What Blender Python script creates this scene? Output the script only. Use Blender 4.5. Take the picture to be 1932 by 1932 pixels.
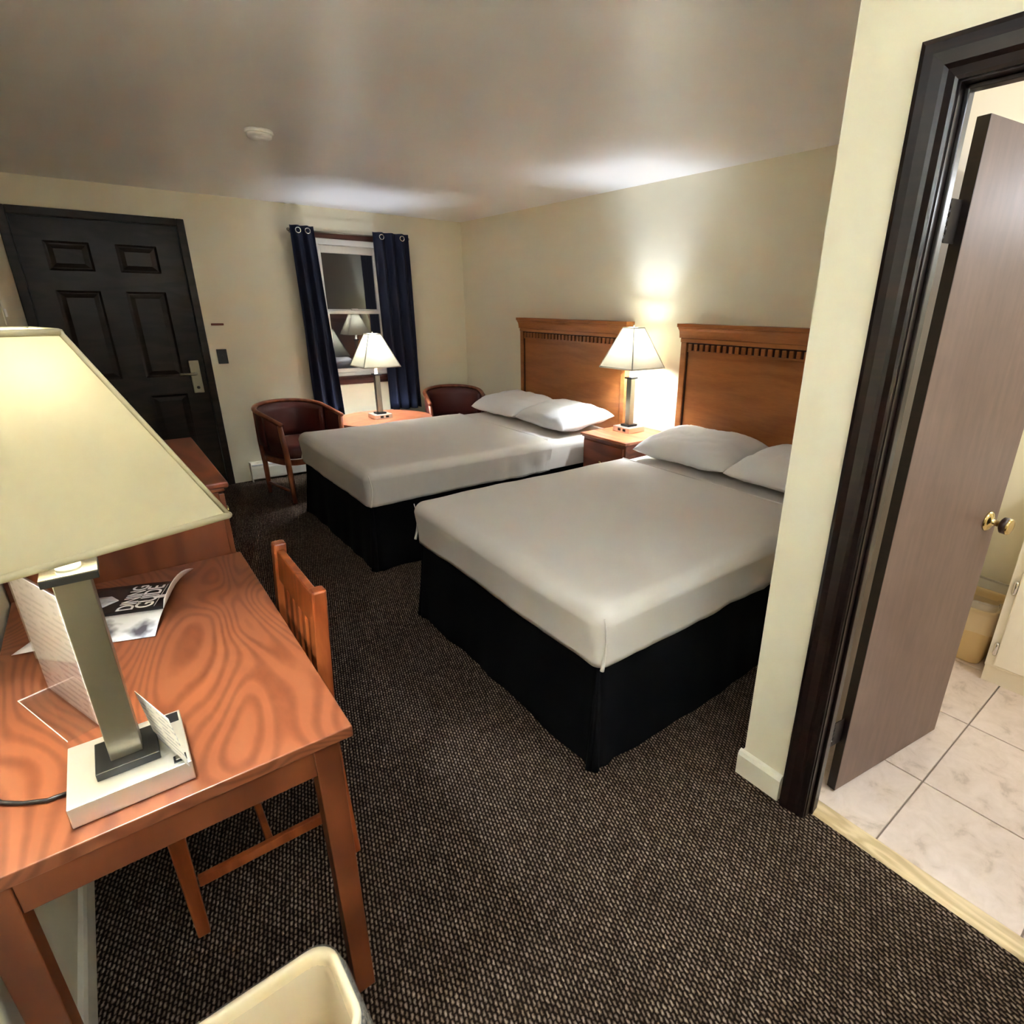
import bpy, bmesh, math, random
from mathutils import Vector, Matrix, noise

for o in list(bpy.data.objects):
    bpy.data.objects.remove(o)
scn = bpy.context.scene
COL = scn.collection
random.seed(7)
PI = math.pi

# ------------------------------------------------------------------ camera
YAW, PITCH, ROLL = 0.6808682, 0.3515312, 0.0109806
FPX, PPX = 1057.68, 92.73
cd = bpy.data.cameras.new('camera')
cam = bpy.data.objects.new('camera', cd)
COL.objects.link(cam)
fw = Vector((math.sin(YAW)*math.cos(PITCH), math.cos(YAW)*math.cos(PITCH), -math.sin(PITCH)))
rt0 = Vector((math.cos(YAW), -math.sin(YAW), 0)); up0 = rt0.cross(fw)
rt = math.cos(ROLL)*rt0 + math.sin(ROLL)*up0
up = -math.sin(ROLL)*rt0 + math.cos(ROLL)*up0
mw = Matrix.Identity(4)
for i in range(3):
    mw[i][0], mw[i][1], mw[i][2] = rt[i], up[i], -fw[i]
mw[2][3] = 1.5
cam.matrix_world = mw
cd.sensor_fit = 'HORIZONTAL'; cd.sensor_width = 36.0
cd.lens = FPX/1932*36.0
cd.shift_x = -PPX/1932
cd.clip_start = 0.02
scn.camera = cam

# ------------------------------------------------------------------ world (night) and exposure
w = bpy.data.worlds.new('night'); scn.world = w; w.use_nodes = True
w.node_tree.nodes['Background'].inputs[0].default_value = (0.0006, 0.0006, 0.0008, 1)
w.node_tree.nodes['Background'].inputs[1].default_value = 1.0
vs = scn.view_settings
vs.view_transform = 'Standard'; vs.look = 'None'; vs.exposure = 4.15; vs.gamma = 1.0
vs.use_curve_mapping = False
scn.cycles.max_bounces = 9
scn.cycles.diffuse_bounces = 8
scn.cycles.adaptive_threshold = 0.04
scn.cycles.caustics_reflective = False
scn.cycles.caustics_refractive = False
LAMP_L = 62.0          # radiance of the table-lamp bulbs
BATH_L = 5.4          # radiance of the bathroom ceiling globe
BATHV_L = 2.35         # radiance of the bulbs over the bathroom vanity
LAMP_C = (0.90, 1.01, 1.20)
BATH_C = (0.93, 1.0, 1.14)
FILL_C = (0.85, 1.0, 1.28)
DESK_F = 1.95          # the desk lamp's bulb against the others
FILL_L = 54.0          # radiance of the added fill uplighters behind the camera

# ------------------------------------------------------------------ colour / material helpers
def lin(v):
    v /= 255.0
    return v/12.92 if v <= 0.04045 else ((v+0.055)/1.055)**2.4
def C(r, g, b): return (lin(r), lin(g), lin(b), 1.0)

def newmat(name):
    m = bpy.data.materials.new(name); m.use_nodes = True
    nt = m.node_tree
    return m, nt, nt.nodes['Principled BSDF']
def nd(nt, t, **kw):
    n = nt.nodes.new(t)
    for k, v in kw.items(): setattr(n, k, v)
    return n
def plain(name, c, rough=0.5, metal=0.0, spec=0.5, bump=0.0, bscale=200.0, var=0.0, vscale=8.0, **kw):
    m, nt, b = newmat(name)
    b.inputs['Roughness'].default_value = rough
    b.inputs['Metallic'].default_value = metal
    b.inputs['Specular IOR Level'].default_value = spec
    for k, v in kw.items(): b.inputs[k].default_value = v
    tc = nd(nt, 'ShaderNodeTexCoord')
    nz = nd(nt, 'ShaderNodeTexNoise'); nz.inputs['Scale'].default_value = vscale; nz.inputs['Detail'].default_value = 3
    nt.links.new(tc.outputs['Object'], nz.inputs['Vector'])
    mx = nd(nt, 'ShaderNodeMix', data_type='RGBA')
    mx.inputs[6].default_value = tuple(x*(1-var) for x in c[:3]) + (1,)
    mx.inputs[7].default_value = tuple(min(1, x*(1+var)) for x in c[:3]) + (1,)
    nt.links.new(nz.outputs['Fac'], mx.inputs[0])
    nt.links.new(mx.outputs[2], b.inputs['Base Color'])
    if bump > 0:
        n2 = nd(nt, 'ShaderNodeTexNoise'); n2.inputs['Scale'].default_value = bscale; n2.inputs['Detail'].default_value = 2
        nt.links.new(tc.outputs['Object'], n2.inputs['Vector'])
        bp = nd(nt, 'ShaderNodeBump'); bp.inputs['Strength'].default_value = bump; bp.inputs['Distance'].default_value = 0.002
        nt.links.new(n2.outputs['Fac'], bp.inputs['Height']); nt.links.new(bp.outputs['Normal'], b.inputs['Normal'])
    return m
def wood(name, dark, light, scale=(7, 1.5, 7), rings=7.0, rough=0.35, detail=1.5, fine=0.25, spec=0.5, lo=0.25, hi=0.8):
    """Contour-line grain: level lines of a stretched noise field, with fine fibre on top."""
    m, nt, b = newmat(name)
    b.inputs['Roughness'].default_value = rough
    b.inputs['Specular IOR Level'].default_value = spec
    tc = nd(nt, 'ShaderNodeTexCoord'); mp = nd(nt, 'ShaderNodeMapping')
    mp.inputs['Scale'].default_value = scale
    nt.links.new(tc.outputs['Object'], mp.inputs['Vector'])
    nz = nd(nt, 'ShaderNodeTexNoise'); nz.inputs['Scale'].default_value = 1.0; nz.inputs['Detail'].default_value = detail
    nz.inputs['Roughness'].default_value = 0.45; nz.inputs['Distortion'].default_value = 0.35
    nt.links.new(mp.outputs['Vector'], nz.inputs['Vector'])
    mu = nd(nt, 'ShaderNodeMath', operation='MULTIPLY'); mu.inputs[1].default_value = rings*2*PI
    nt.links.new(nz.outputs['Fac'], mu.inputs[0])
    sn = nd(nt, 'ShaderNodeMath', operation='SINE'); nt.links.new(mu.outputs[0], sn.inputs[0])
    ma = nd(nt, 'ShaderNodeMath', operation='MULTIPLY_ADD'); ma.inputs[1].default_value = 0.5; ma.inputs[2].default_value = 0.5
    nt.links.new(sn.outputs[0], ma.inputs[0])
    n2 = nd(nt, 'ShaderNodeTexNoise'); n2.inputs['Scale'].default_value = 14.0; n2.inputs['Detail'].default_value = 3
    nt.links.new(mp.outputs['Vector'], n2.inputs['Vector'])
    mf = nd(nt, 'ShaderNodeMix', data_type='FLOAT'); mf.inputs[0].default_value = fine
    nt.links.new(ma.outputs[0], mf.inputs[2]); nt.links.new(n2.outputs['Fac'], mf.inputs[3])
    cr = nd(nt, 'ShaderNodeValToRGB')
    cr.color_ramp.elements[0].position = lo; cr.color_ramp.elements[0].color = dark
    cr.color_ramp.elements[1].position = hi; cr.color_ramp.elements[1].color = light
    nt.links.new(mf.outputs[0], cr.inputs[0]); nt.links.new(cr.outputs[0], b.inputs['Base Color'])
    return m

MAT = {}
MAT['wall'] = plain('wall_paint', C(234, 226, 200), 0.55, bump=0.12, bscale=160, var=0.02, vscale=2)
MAT['ceiling'] = plain('ceiling_paint', C(240, 238, 236), 0.34, spec=0.5, bump=0.10, bscale=120, var=0.03, vscale=3)
MAT['bathwall'] = plain('bathroom_paint', C(232, 221, 196), 0.5, bump=0.08, bscale=160)
MAT['whitetrim'] = plain('white_trim', C(226, 220, 200), 0.4, bump=0.05)
MAT['vinyl'] = plain('white_vinyl', C(246, 245, 242), 0.35)
MAT['darkwood'] = wood('dark_stained_wood', C(20, 9, 8), C(32, 16, 13), (3, 3, 30), 4, 0.30, 1.0, 0.4)
MAT['darkdoor'] = wood('dark_painted_door', C(34, 25, 19), C(45, 35, 27), (3, 3, 12), 3, 0.36, 1.0, 0.5, spec=0.25)
MAT['windowwood'] = wood('window_wood', C(58, 26, 18), C(84, 42, 30), (2, 20, 20), 4, 0.35, 1.0, 0.4)
MAT['cherry'] = wood('cherry_laminate', C(102, 52, 30), C(127, 72, 45), (5.0, 1.7, 5), 26.0, 0.33, 0.6, 0.38, lo=0.12, hi=0.62)
MAT['cherry_edge'] = wood('cherry_frame', C(92, 44, 20), C(116, 60, 30), (4, 4, 1.2), 6.0, 0.38, 1.0, 0.4)
MAT['chairwood'] = wood('chair_wood', C(124, 58, 26), C(158, 82, 40), (9, 9, 1.5), 5.0, 0.30, 1.0, 0.5)
MAT['armwood'] = wood('armchair_wood', C(118, 62, 40), C(152, 88, 58), (6, 6, 1.5), 5.0, 0.35, 1.0, 0.5)
MAT['headwood'] = wood('headboard_wood', C(152, 92, 47), C(176, 112, 60), (9, 1.2, 9), 3.0, 0.30, 2.0, 0.6)
MAT['headdark'] = plain('headboard_dark_brown', C(60, 24, 12), 0.5)  # darker brown for the headboard's dentil recess and beads
MAT['nightwood'] = wood('nightstand_wood', C(110, 52, 30), C(142, 74, 44), (8, 1.5, 8), 5.0, 0.33, 1.0, 0.4)
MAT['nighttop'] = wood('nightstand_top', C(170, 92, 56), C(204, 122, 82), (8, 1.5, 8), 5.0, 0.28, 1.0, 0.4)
MAT['tabletop'] = wood('round_table_top', C(150, 84, 54), C(178, 108, 74), (3, 9, 9), 5.0, 0.3, 1.0, 0.4)
MAT['upholstery'] = plain('burgundy_vinyl', C(84, 34, 28), 0.45, bump=0.1, bscale=300)
MAT['nickel'] = plain('brushed_nickel', C(150, 143, 126), 0.33, metal=1.0, bump=0.03, bscale=500)
MAT['basemetal'] = plain('satin_silver', C(226, 222, 214), 0.38, metal=0.85, bump=0.02, bscale=500)
MAT['chrome'] = plain('chrome', C(215, 212, 205), 0.12, metal=1.0)
MAT['mirror'] = plain('mirror_silver', C(235, 236, 236), 0.02, metal=1.0)
MAT['brass'] = plain('polished_brass', C(204, 182, 126), 0.18, metal=1.0)
MAT['darkknob'] = plain('dark_knob', C(52, 32, 22), 0.3)
MAT['black'] = plain('black_plastic', C(22, 22, 24), 0.35)
MAT['hinge'] = plain('dark_hinge', C(34, 26, 24), 0.4)
MAT['acrylic_neck'] = plain('white_neck', C(232, 230, 222), 0.25)
MAT['sheet'] = plain('white_sheet', C(214, 208, 200), 0.8, bump=0.25, bscale=900, var=0.02)
MAT['pillow'] = plain('white_pillowcase', C(232, 231, 230), 0.8, bump=0.2, bscale=700)
MAT['skirt'] = plain('black_bed_skirt', C(9, 9, 11), 0.95, spec=0.1, bump=0.2, bscale=600)
MAT['curtain'] = plain('navy_curtain', C(20, 27, 52), 0.75, bump=0.2, bscale=700)
MAT['paper'] = plain('paper', C(232, 230, 232), 0.6)
MAT['paperblack'] = plain('black_print', C(24, 20, 24), 0.35)
MAT['ivory'] = plain('ivory_plastic', C(232, 216, 180), 0.4)
MAT['beige'] = plain('beige_plastic', C(214, 186, 134), 0.45)
MAT['threshold'] = wood('threshold_wood', C(196, 172, 128), C(222, 200, 158), (30, 3, 30), 4, 0.4, 1.0, 0.4)
MAT['grout'] = plain('grey_grout', C(150, 134, 118), 0.8)
MAT['vanity'] = plain('white_cabinet_paint', C(240, 230, 210), 0.4)
MAT['redplastic'] = plain('brown_strip', C(120, 62, 44), 0.5)
MAT['porcelain'] = plain('porcelain', C(240, 238, 232), 0.15)

# stone-look tile
m, nt, b = newmat('stone_tile'); b.inputs['Roughness'].default_value = 0.35
tc = nd(nt, 'ShaderNodeTexCoord'); oi = nd(nt, 'ShaderNodeObjectInfo')
ad = nd(nt, 'ShaderNodeVectorMath', operation='ADD'); mr = nd(nt, 'ShaderNodeMath', operation='MULTIPLY'); mr.inputs[1].default_value = 37.0
nt.links.new(oi.outputs['Random'], mr.inputs[0]); nt.links.new(tc.outputs['Object'], ad.inputs[0]); nt.links.new(mr.outputs[0], ad.inputs[1])
n1 = nd(nt, 'ShaderNodeTexNoise'); n1.inputs['Scale'].default_value = 13; n1.inputs['Detail'].default_value = 7; n1.inputs['Distortion'].default_value = 0.5
n1.inputs['Roughness'].default_value = 0.65
nt.links.new(ad.outputs[0], n1.inputs['Vector'])
cr = nd(nt, 'ShaderNodeValToRGB'); cr.color_ramp.elements[0].position = 0.34; cr.color_ramp.elements[0].color = C(196, 178, 162)
cr.color_ramp.elements[1].position = 0.62; cr.color_ramp.elements[1].color = C(226, 210, 197)
e = cr.color_ramp.elements.new(0.44); e.color = C(216, 199, 184)
nt.links.new(n1.outputs['Fac'], cr.inputs[0]); nt.links.new(cr.outputs[0], b.inputs['Base Color'])
MAT['tile'] = m

# woven loop carpet: staggered yarn loops running along the room
m, nt, b = newmat('loop_carpet'); b.inputs['Roughness'].default_value = 0.95; b.inputs['Specular IOR Level'].default_value = 0.1
tc = nd(nt, 'ShaderNodeTexCoord'); mp = nd(nt, 'ShaderNodeMapping'); mp.inputs['Rotation'].default_value = (0, 0, math.radians(-75))
nt.links.new(tc.outputs['Object'], mp.inputs['Vector'])
wn = nd(nt, 'ShaderNodeTexNoise'); wn.inputs['Scale'].default_value = 130; wn.inputs['Detail'].default_value = 1
nt.links.new(tc.outputs['Object'], wn.inputs['Vector'])
wm = nd(nt, 'ShaderNodeVectorMath', operation='MULTIPLY_ADD'); wm.inputs[1].default_value = (0.007, 0.006, 0)
nt.links.new(wn.outputs['Color'], wm.inputs[0]); nt.links.new(mp.outputs['Vector'], wm.inputs[2])
def mth(op, a_, b_=None, c_=None):
    n = nd(nt, 'ShaderNodeMath', operation=op)
    for k_, v_ in enumerate((a_, b_, c_)):
        if v_ is None: continue
        if isinstance(v_, (int, float)): n.inputs[k_].default_value = v_
        else: nt.links.new(v_, n.inputs[k_])
    return n.outputs[0]
sx_ = nd(nt, 'ShaderNodeSeparateXYZ'); nt.links.new(wm.outputs[0], sx_.inputs[0])
rowv = mth('DIVIDE', sx_.outputs['Y'], 0.0100)
rowi = mth('FLOOR', rowv)
ucoord = mth('ADD', mth('DIVIDE', sx_.outputs['X'], 0.0168), mth('MULTIPLY', rowi, 0.5))
fu = mth('FRACT', ucoord)
# each loop leans a little across its row
fv = mth('FRACT', rowv)
hv = mth('POWER', mth('SINE', mth('MULTIPLY', fv, PI)), 1.5)
hu = mth('POWER', mth('SINE', mth('MULTIPLY', fu, PI)), 0.7)
loop_h = mth('MULTIPLY', hv, hu)
wr_ = nd(nt, 'ShaderNodeTexWhiteNoise', noise_dimensions='2D'); cb = nd(nt, 'ShaderNodeCombineXYZ')
nt.links.new(mth('FLOOR', ucoord), cb.inputs[0]); nt.links.new(rowi, cb.inputs[1]); nt.links.new(cb.outputs[0], wr_.inputs['Vector'])
tone = mth('MULTIPLY', loop_h, mth('MULTIPLY_ADD', wr_.outputs['Value'], 0.45, 0.62))
br = nd(nt, 'ShaderNodeValToRGB'); el = br.color_ramp.elements
el[0].position = 0.0; el[0].color = C(31, 20, 12); el[1].position = 1.0; el[1].color = C(182, 160, 140)
e = el.new(0.25); e.color = C(58, 43, 31)
e = el.new(0.62); e.color = C(134, 113, 94)
nt.links.new(tone, br.inputs[0])
bn = nd(nt, 'ShaderNodeTexNoise'); bn.inputs['Scale'].default_value = 2.2; bn.inputs['Detail'].default_value = 4
nt.links.new(tc.outputs['Object'], bn.inputs['Vector'])
mx = nd(nt, 'ShaderNodeMix', data_type='RGBA', blend_type='MULTIPLY'); mx.inputs[0].default_value = 0.35
nt.links.new(br.outputs['Color'], mx.inputs[6]); nt.links.new(bn.outputs['Fac'], mx.inputs[7])
nt.links.new(mx.outputs[2], b.inputs['Base Color'])
bp = nd(nt, 'ShaderNodeBump'); bp.inputs['Strength'].default_value = 0.9; bp.inputs['Distance'].default_value = 0.006
nt.links.new(loop_h, bp.inputs['Height']); nt.links.new(bp.outputs['Normal'], b.inputs['Normal'])
MAT['carpet'] = m

# lamp shade fabric
def shade_mat(name, c, tr, dc):
    m = bpy.data.materials.new(name); m.use_nodes = True; nt = m.node_tree; nt.nodes.clear()
    out = nd(nt, 'ShaderNodeOutputMaterial'); mxs = nd(nt, 'ShaderNodeMixShader'); mxs.inputs[0].default_value = tr
    df = nd(nt, 'ShaderNodeBsdfDiffuse'); tl = nd(nt, 'ShaderNodeBsdfTranslucent')
    tc = nd(nt, 'ShaderNodeTexCoord'); nz = nd(nt, 'ShaderNodeTexNoise'); nz.inputs['Scale'].default_value = 26; nz.inputs['Detail'].default_value = 5
    nt.links.new(tc.outputs['Object'], nz.inputs['Vector'])
    mx = nd(nt, 'ShaderNodeMix', data_type='RGBA')
    mx.inputs[6].default_value = tuple(v*0.86 for v in c[:3])+(1,); mx.inputs[7].default_value = c
    nt.links.new(nz.outputs['Fac'], mx.inputs[0])
    df.inputs[0].default_value = dc; nt.links.new(mx.outputs[2], tl.inputs[0])
    nt.links.new(df.outputs[0], mxs.inputs[1]); nt.links.new(tl.outputs[0], mxs.inputs[2]); nt.links.new(mxs.outputs[0], out.inputs[0])
    return m
MAT['shade'] = shade_mat('lamp_shade_fabric', C(240, 228, 192), 0.046, C(226, 222, 210))
MAT['shade_desk'] = shade_mat('desk_lamp_shade_fabric', C(240, 212, 148), 0.0040, C(168, 157, 126))
MAT['shadetrim'] = plain('shade_trim', C(236, 222, 184), 0.8)
def emit(name, c, s):
    m = bpy.data.materials.new(name); m.use_nodes = True; nt = m.node_tree; nt.nodes.clear()
    out = nd(nt, 'ShaderNodeOutputMaterial'); e = nd(nt, 'ShaderNodeEmission')
    e.inputs[0].default_value = (*c, 1); e.inputs[1].default_value = s
    nt.links.new(e.outputs[0], out.inputs[0]); return m
MAT['bulb'] = emit('lit_bulb', LAMP_C, LAMP_L)
MAT['bulb_desk'] = emit('lit_desk_bulb', LAMP_C, LAMP_L*DESK_F)
MAT['globe_bath'] = emit('lit_vanity_bulb', BATH_C, BATHV_L)
MAT['bulb_fill'] = emit('added_fill_bulb', FILL_C, FILL_L)
MAT['globe'] = emit('lit_globe', BATH_C, BATH_L)

def pane_mat(name, ior, tint, milky=0.0):
    m = bpy.data.materials.new(name); m.use_nodes = True; nt = m.node_tree; nt.nodes.clear()
    out = nd(nt, 'ShaderNodeOutputMaterial'); mxs = nd(nt, 'ShaderNodeMixShader')
    lw = nd(nt, 'ShaderNodeLayerWeight'); lw.inputs[0].default_value = 0.5
    pw = nd(nt, 'ShaderNodeMath', operation='POWER'); pw.inputs[1].default_value = 5.0
    nt.links.new(lw.outputs['Facing'], pw.inputs[0]); f0 = ((ior-1)/(ior+1))**2
    fr = nd(nt, 'ShaderNodeMath', operation='MULTIPLY_ADD'); fr.inputs[1].default_value = 1-f0; fr.inputs[2].default_value = f0
    nt.links.new(pw.outputs[0], fr.inputs[0])
    tr = nd(nt, 'ShaderNodeBsdfTransparent'); tr.inputs[0].default_value = tint
    gl = nd(nt, 'ShaderNodeBsdfGlossy'); gl.inputs['Roughness'].default_value = 0.02
    nt.links.new(fr.outputs[0], mxs.inputs[0]); nt.links.new(tr.outputs[0], mxs.inputs[1]); nt.links.new(gl.outputs[0], mxs.inputs[2])
    if milky:
        m2 = nd(nt, 'ShaderNodeMixShader'); m2.inputs[0].default_value = milky
        dff = nd(nt, 'ShaderNodeBsdfDiffuse'); dff.inputs[0].default_value = C(250, 246, 236)
        nt.links.new(mxs.outputs[0], m2.inputs[1]); nt.links.new(dff.outputs[0], m2.inputs[2]); mxs = m2
    nt.links.new(mxs.outputs[0], out.inputs[0]); return m
MAT['pane'] = pane_mat('window_glass', 2.5, (0.9, 0.92, 0.92, 1))
MAT['acrylic'] = pane_mat('clear_acrylic', 1.5, (0.97, 0.97, 0.97, 1))
MAT['film'] = pane_mat('plastic_film', 1.5, (0.95, 0.94, 0.92, 1), 0.16)

# printed paper: lines of small text as flat print
def printed(name, base, ink, axis, pitch, duty=0.45):
    m, nt, b = newmat(name); b.inputs['Roughness'].default_value = 0.5
    tc = nd(nt, 'ShaderNodeTexCoord'); sp = nd(nt, 'ShaderNodeSeparateXYZ'); nt.links.new(tc.outputs['Generated'], sp.inputs[0])
    wv = nd(nt, 'ShaderNodeMath', operation='MULTIPLY'); wv.inputs[1].default_value = pitch; nt.links.new(sp.outputs[axis], wv.inputs[0])
    frc = nd(nt, 'ShaderNodeMath', operation='FRACT'); nt.links.new(wv.outputs[0], frc.inputs[0])
    lt = nd(nt, 'ShaderNodeMath', operation='LESS_THAN'); lt.inputs[1].default_value = duty; nt.links.new(frc.outputs[0], lt.inputs[0])
    nz = nd(nt, 'ShaderNodeTexNoise'); nz.inputs['Scale'].default_value = 5; nz.inputs['Detail'].default_value = 4; nt.links.new(tc.outputs['Generated'], nz.inputs['Vector'])
    gt = nd(nt, 'ShaderNodeMath', operation='GREATER_THAN'); gt.inputs[1].default_value = 0.46; nt.links.new(nz.outputs['Fac'], gt.inputs[0])
    mu = nd(nt, 'ShaderNodeMath', operation='MULTIPLY'); nt.links.new(lt.outputs[0], mu.inputs[0]); nt.links.new(gt.outputs[0], mu.inputs[1])
    mx = nd(nt, 'ShaderNodeMix', data_type='RGBA'); mx.inputs[6].default_value = base; mx.inputs[7].default_value = ink
    nt.links.new(mu.outputs[0], mx.inputs[0]); nt.links.new(mx.outputs[2], b.inputs['Base Color']); return m
MAT['notice'] = printed('printed_notice', C(230, 222, 226), C(192, 184, 190), 2, 18, 0.4)
MAT['card'] = printed('printed_card', C(236, 236, 238), C(190, 194, 206), 2, 9, 0.4)
# grey food photograph on the leaflet
m, nt, b = newmat('grey_photo_print'); b.inputs['Roughness'].default_value = 0.4
tc = nd(nt, 'ShaderNodeTexCoord'); n1 = nd(nt, 'ShaderNodeTexNoise'); n1.inputs['Scale'].default_value = 14; n1.inputs['Detail'].default_value = 3
nt.links.new(tc.outputs['Object'], n1.inputs['Vector'])
cr = nd(nt, 'ShaderNodeValToRGB'); cr.color_ramp.elements[0].position = 0.40; cr.color_ramp.elements[0].color = C(70, 66, 72)
cr.color_ramp.elements[1].position = 0.56; cr.color_ramp.elements[1].color = C(214, 214, 216)
nt.links.new(n1.outputs['Fac'], cr.inputs[0]); nt.links.new(cr.outputs[0], b.inputs['Base Color'])
MAT['greyphoto'] = m

# ------------------------------------------------------------------ mesh helpers
def obj(name, bm, mat, parent=None, smooth=False, loc=None):
    me = bpy.data.meshes.new(name)
    bmesh.ops.recalc_face_normals(bm, faces=bm.faces)
    bm.to_mesh(me); bm.free()
    if smooth:
        for p in me.polygons: p.use_smooth = True
    me.materials.append(MAT[mat] if isinstance(mat, str) else mat)
    o = bpy.data.objects.new(name, me); COL.objects.link(o)
    if parent: o.parent = parent
    if loc: o.location = loc
    return o
def tag(o, label, cat, group=None):
    o['label'] = label; o['category'] = cat
    if group: o['group'] = group
    return o
def thing(name, label, cat, loc=(0, 0, 0), rotz=0, group=None):
    o = bpy.data.objects.new(name, None); COL.objects.link(o)
    o.location = loc; o.rotation_euler = (0, 0, rotz); o.empty_display_size = 0.1
    return tag(o, label, cat, group)
def struct(o): o['kind'] = 'structure'; return o
def sempty(name, loc=(0, 0, 0), rotz=0):
    o = bpy.data.objects.new(name, None); COL.objects.link(o); o.location = loc; o.rotation_euler = (0, 0, rotz)
    return struct(o)

def add_box(bm, x0, x1, y0, y1, z0, z1, bev=0.0, seg=2, M=None):
    b2 = bmesh.new()
    bmesh.ops.create_cube(b2, size=1.0)
    for v in b2.verts:
        v.co = Vector(((x0+x1)/2+v.co.x*(x1-x0), (y0+y1)/2+v.co.y*(y1-y0), (z0+z1)/2+v.co.z*(z1-z0)))
    if bev > 0:
        bmesh.ops.bevel(b2, geom=list(b2.edges), offset=bev, segments=seg, profile=0.5, affect='EDGES')
    merge(bm, b2, M)
def merge(bm, b2, M=None):
    mp = {}
    for v in b2.verts: mp[v] = bm.verts.new(M @ v.co if M else v.co)
    for f in b2.faces:
        try: bm.faces.new([mp[v] for v in f.verts])
        except ValueError: pass
    b2.free()
def box(name, x0, x1, y0, y1, z0, z1, mat, parent=None, bev=0.0, seg=2, M=None):
    bm = bmesh.new(); add_box(bm, x0, x1, y0, y1, z0, z1, bev, seg, M)
    return obj(name, bm, mat, parent)
def add_taper(bm, c0, h0, c1, h1, bev=0.0):
    """Four-sided post from centre c0 (half sizes h0) to c1 (half sizes h1)."""
    b2 = bmesh.new(); vs_ = []
    for c, h in ((c0, h0), (c1, h1)):
        for sx, sy in ((-1, -1), (1, -1), (1, 1), (-1, 1)):
            vs_.append(b2.verts.new((c[0]+sx*h[0], c[1]+sy*h[1], c[2])))
    b2.faces.new(vs_[3::-1]); b2.faces.new(vs_[4:])
    for i in range(4):
        j = (i+1) % 4; b2.faces.new((vs_[i], vs_[j], vs_[4+j], vs_[4+i]))
    if bev > 0: bmesh.ops.bevel(b2, geom=list(b2.edges), offset=bev, segments=2, profile=0.5, affect='EDGES')
    merge(bm, b2)
def add_tube(bm, pts, r, n=10, cap=True, closed=False, flat=1.0):
    pts = [Vector(p) for p in pts]; rings = []
    N = len(pts); prev = None
    for i, p in enumerate(pts):
        if closed: t = (pts[(i+1) % N]-pts[i-1]).normalized()
        else: t = (pts[min(i+1, N-1)]-pts[max(i-1, 0)]).normalized()
        if prev is None:
            a = t.orthogonal().normalized() if abs(t.z) > 0.9 else t.cross(Vector((0, 0, 1))).normalized()
        else:
            a = (prev-t*prev.dot(t)).normalized()
        prev = a; bb = t.cross(a)
        rr = r[i] if isinstance(r, (list, tuple)) else r
        rings.append([bm.verts.new(p+a*math.cos(2*PI*k/n)*rr+bb*math.sin(2*PI*k/n)*rr*flat) for k in range(n)])
    for i in range(N if closed else N-1):
        A, B = rings[i], rings[(i+1) % N]
        for k in range(n): bm.faces.new((A[k], A[(k+1) % n], B[(k+1) % n], B[k]))
    if cap and not closed:
        bm.faces.new(rings[0][::-1]); bm.faces.new(rings[-1])
def add_lathe(bm, prof, n=24, c=(0, 0, 0), M=None):
    b2 = bmesh.new(); rings = []
    for r, z in prof:
        if r < 1e-6: rings.append([b2.verts.new((c[0], c[1], c[2]+z))])
        else: rings.append([b2.verts.new((c[0]+r*math.cos(2*PI*k/n), c[1]+r*math.sin(2*PI*k/n), c[2]+z)) for k in range(n)])
    for A, B in zip(rings, rings[1:]):
        for k in range(n):
            k2 = (k+1) % n
            if len(A) == 1 and len(B) == 1: continue
            if len(A) == 1: b2.faces.new((A[0], B[k2], B[k]))
            elif len(B) == 1: b2.faces.new((A[k], A[k2], B[0]))
            else: b2.faces.new((A[k], A[k2], B[k2], B[k]))
    merge(bm, b2, M)
def add_prism(bm, poly, axis, a, b):
    """Extrude a 2-D polygon along an axis; poly gives the two other coordinates in x,y,z order."""
    def P(q, t):
        if axis == 'x': return (t, q[0], q[1])
        if axis == 'y': return (q[0], t, q[1])
        return (q[0], q[1], t)
    A = [bm.verts.new(P(q, a)) for q in poly]; B = [bm.verts.new(P(q, b)) for q in poly]
    n = len(poly)
    bm.faces.new(A[::-1]); bm.faces.new(B)
    for i in range(n): bm.faces.new((A[i], A[(i+1) % n], B[(i+1) % n], B[i]))
def wall_holes(name, mat, plane, p0, p1, us, zs, holes):
    """Wall slab between plane=p0 and p1 ('x' or 'y'); us/zs are cut lines, holes are (u0,u1,z0,z1)."""
    bm = bmesh.new(); cache = {}
    def V(side, i, j):
        k = (side, i, j)
        if k not in cache:
            p = (p0, p1)[side]
            cache[k] = bm.verts.new((p, us[i], zs[j]) if plane == 'x' else (us[i], p, zs[j]))
        return cache[k]
    def solid(i, j):
        if not (0 <= i < len(us)-1 and 0 <= j < len(zs)-1): return False
        uc, zc = (us[i]+us[i+1])/2, (zs[j]+zs[j+1])/2
        return not any(h[0] < uc < h[1] and h[2] < zc < h[3] for h in holes)
    for i in range(len(us)-1):
        for j in range(len(zs)-1):
            if not solid(i, j): continue
            for s in (0, 1): bm.faces.new((V(s, i, j), V(s, i+1, j), V(s, i+1, j+1), V(s, i, j+1)))
            for di, dj, e in ((-1, 0, ((i, j), (i, j+1))), (1, 0, ((i+1, j), (i+1, j+1))), (0, -1, ((i, j), (i+1, j))), (0, 1, ((i, j+1), (i+1, j+1)))):
                if not solid(i+di, j+dj):
                    bm.faces.new((V(0, *e[0]), V(0, *e[1]), V(1, *e[1]), V(1, *e[0])))
    return struct(obj(name, bm, mat))
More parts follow.
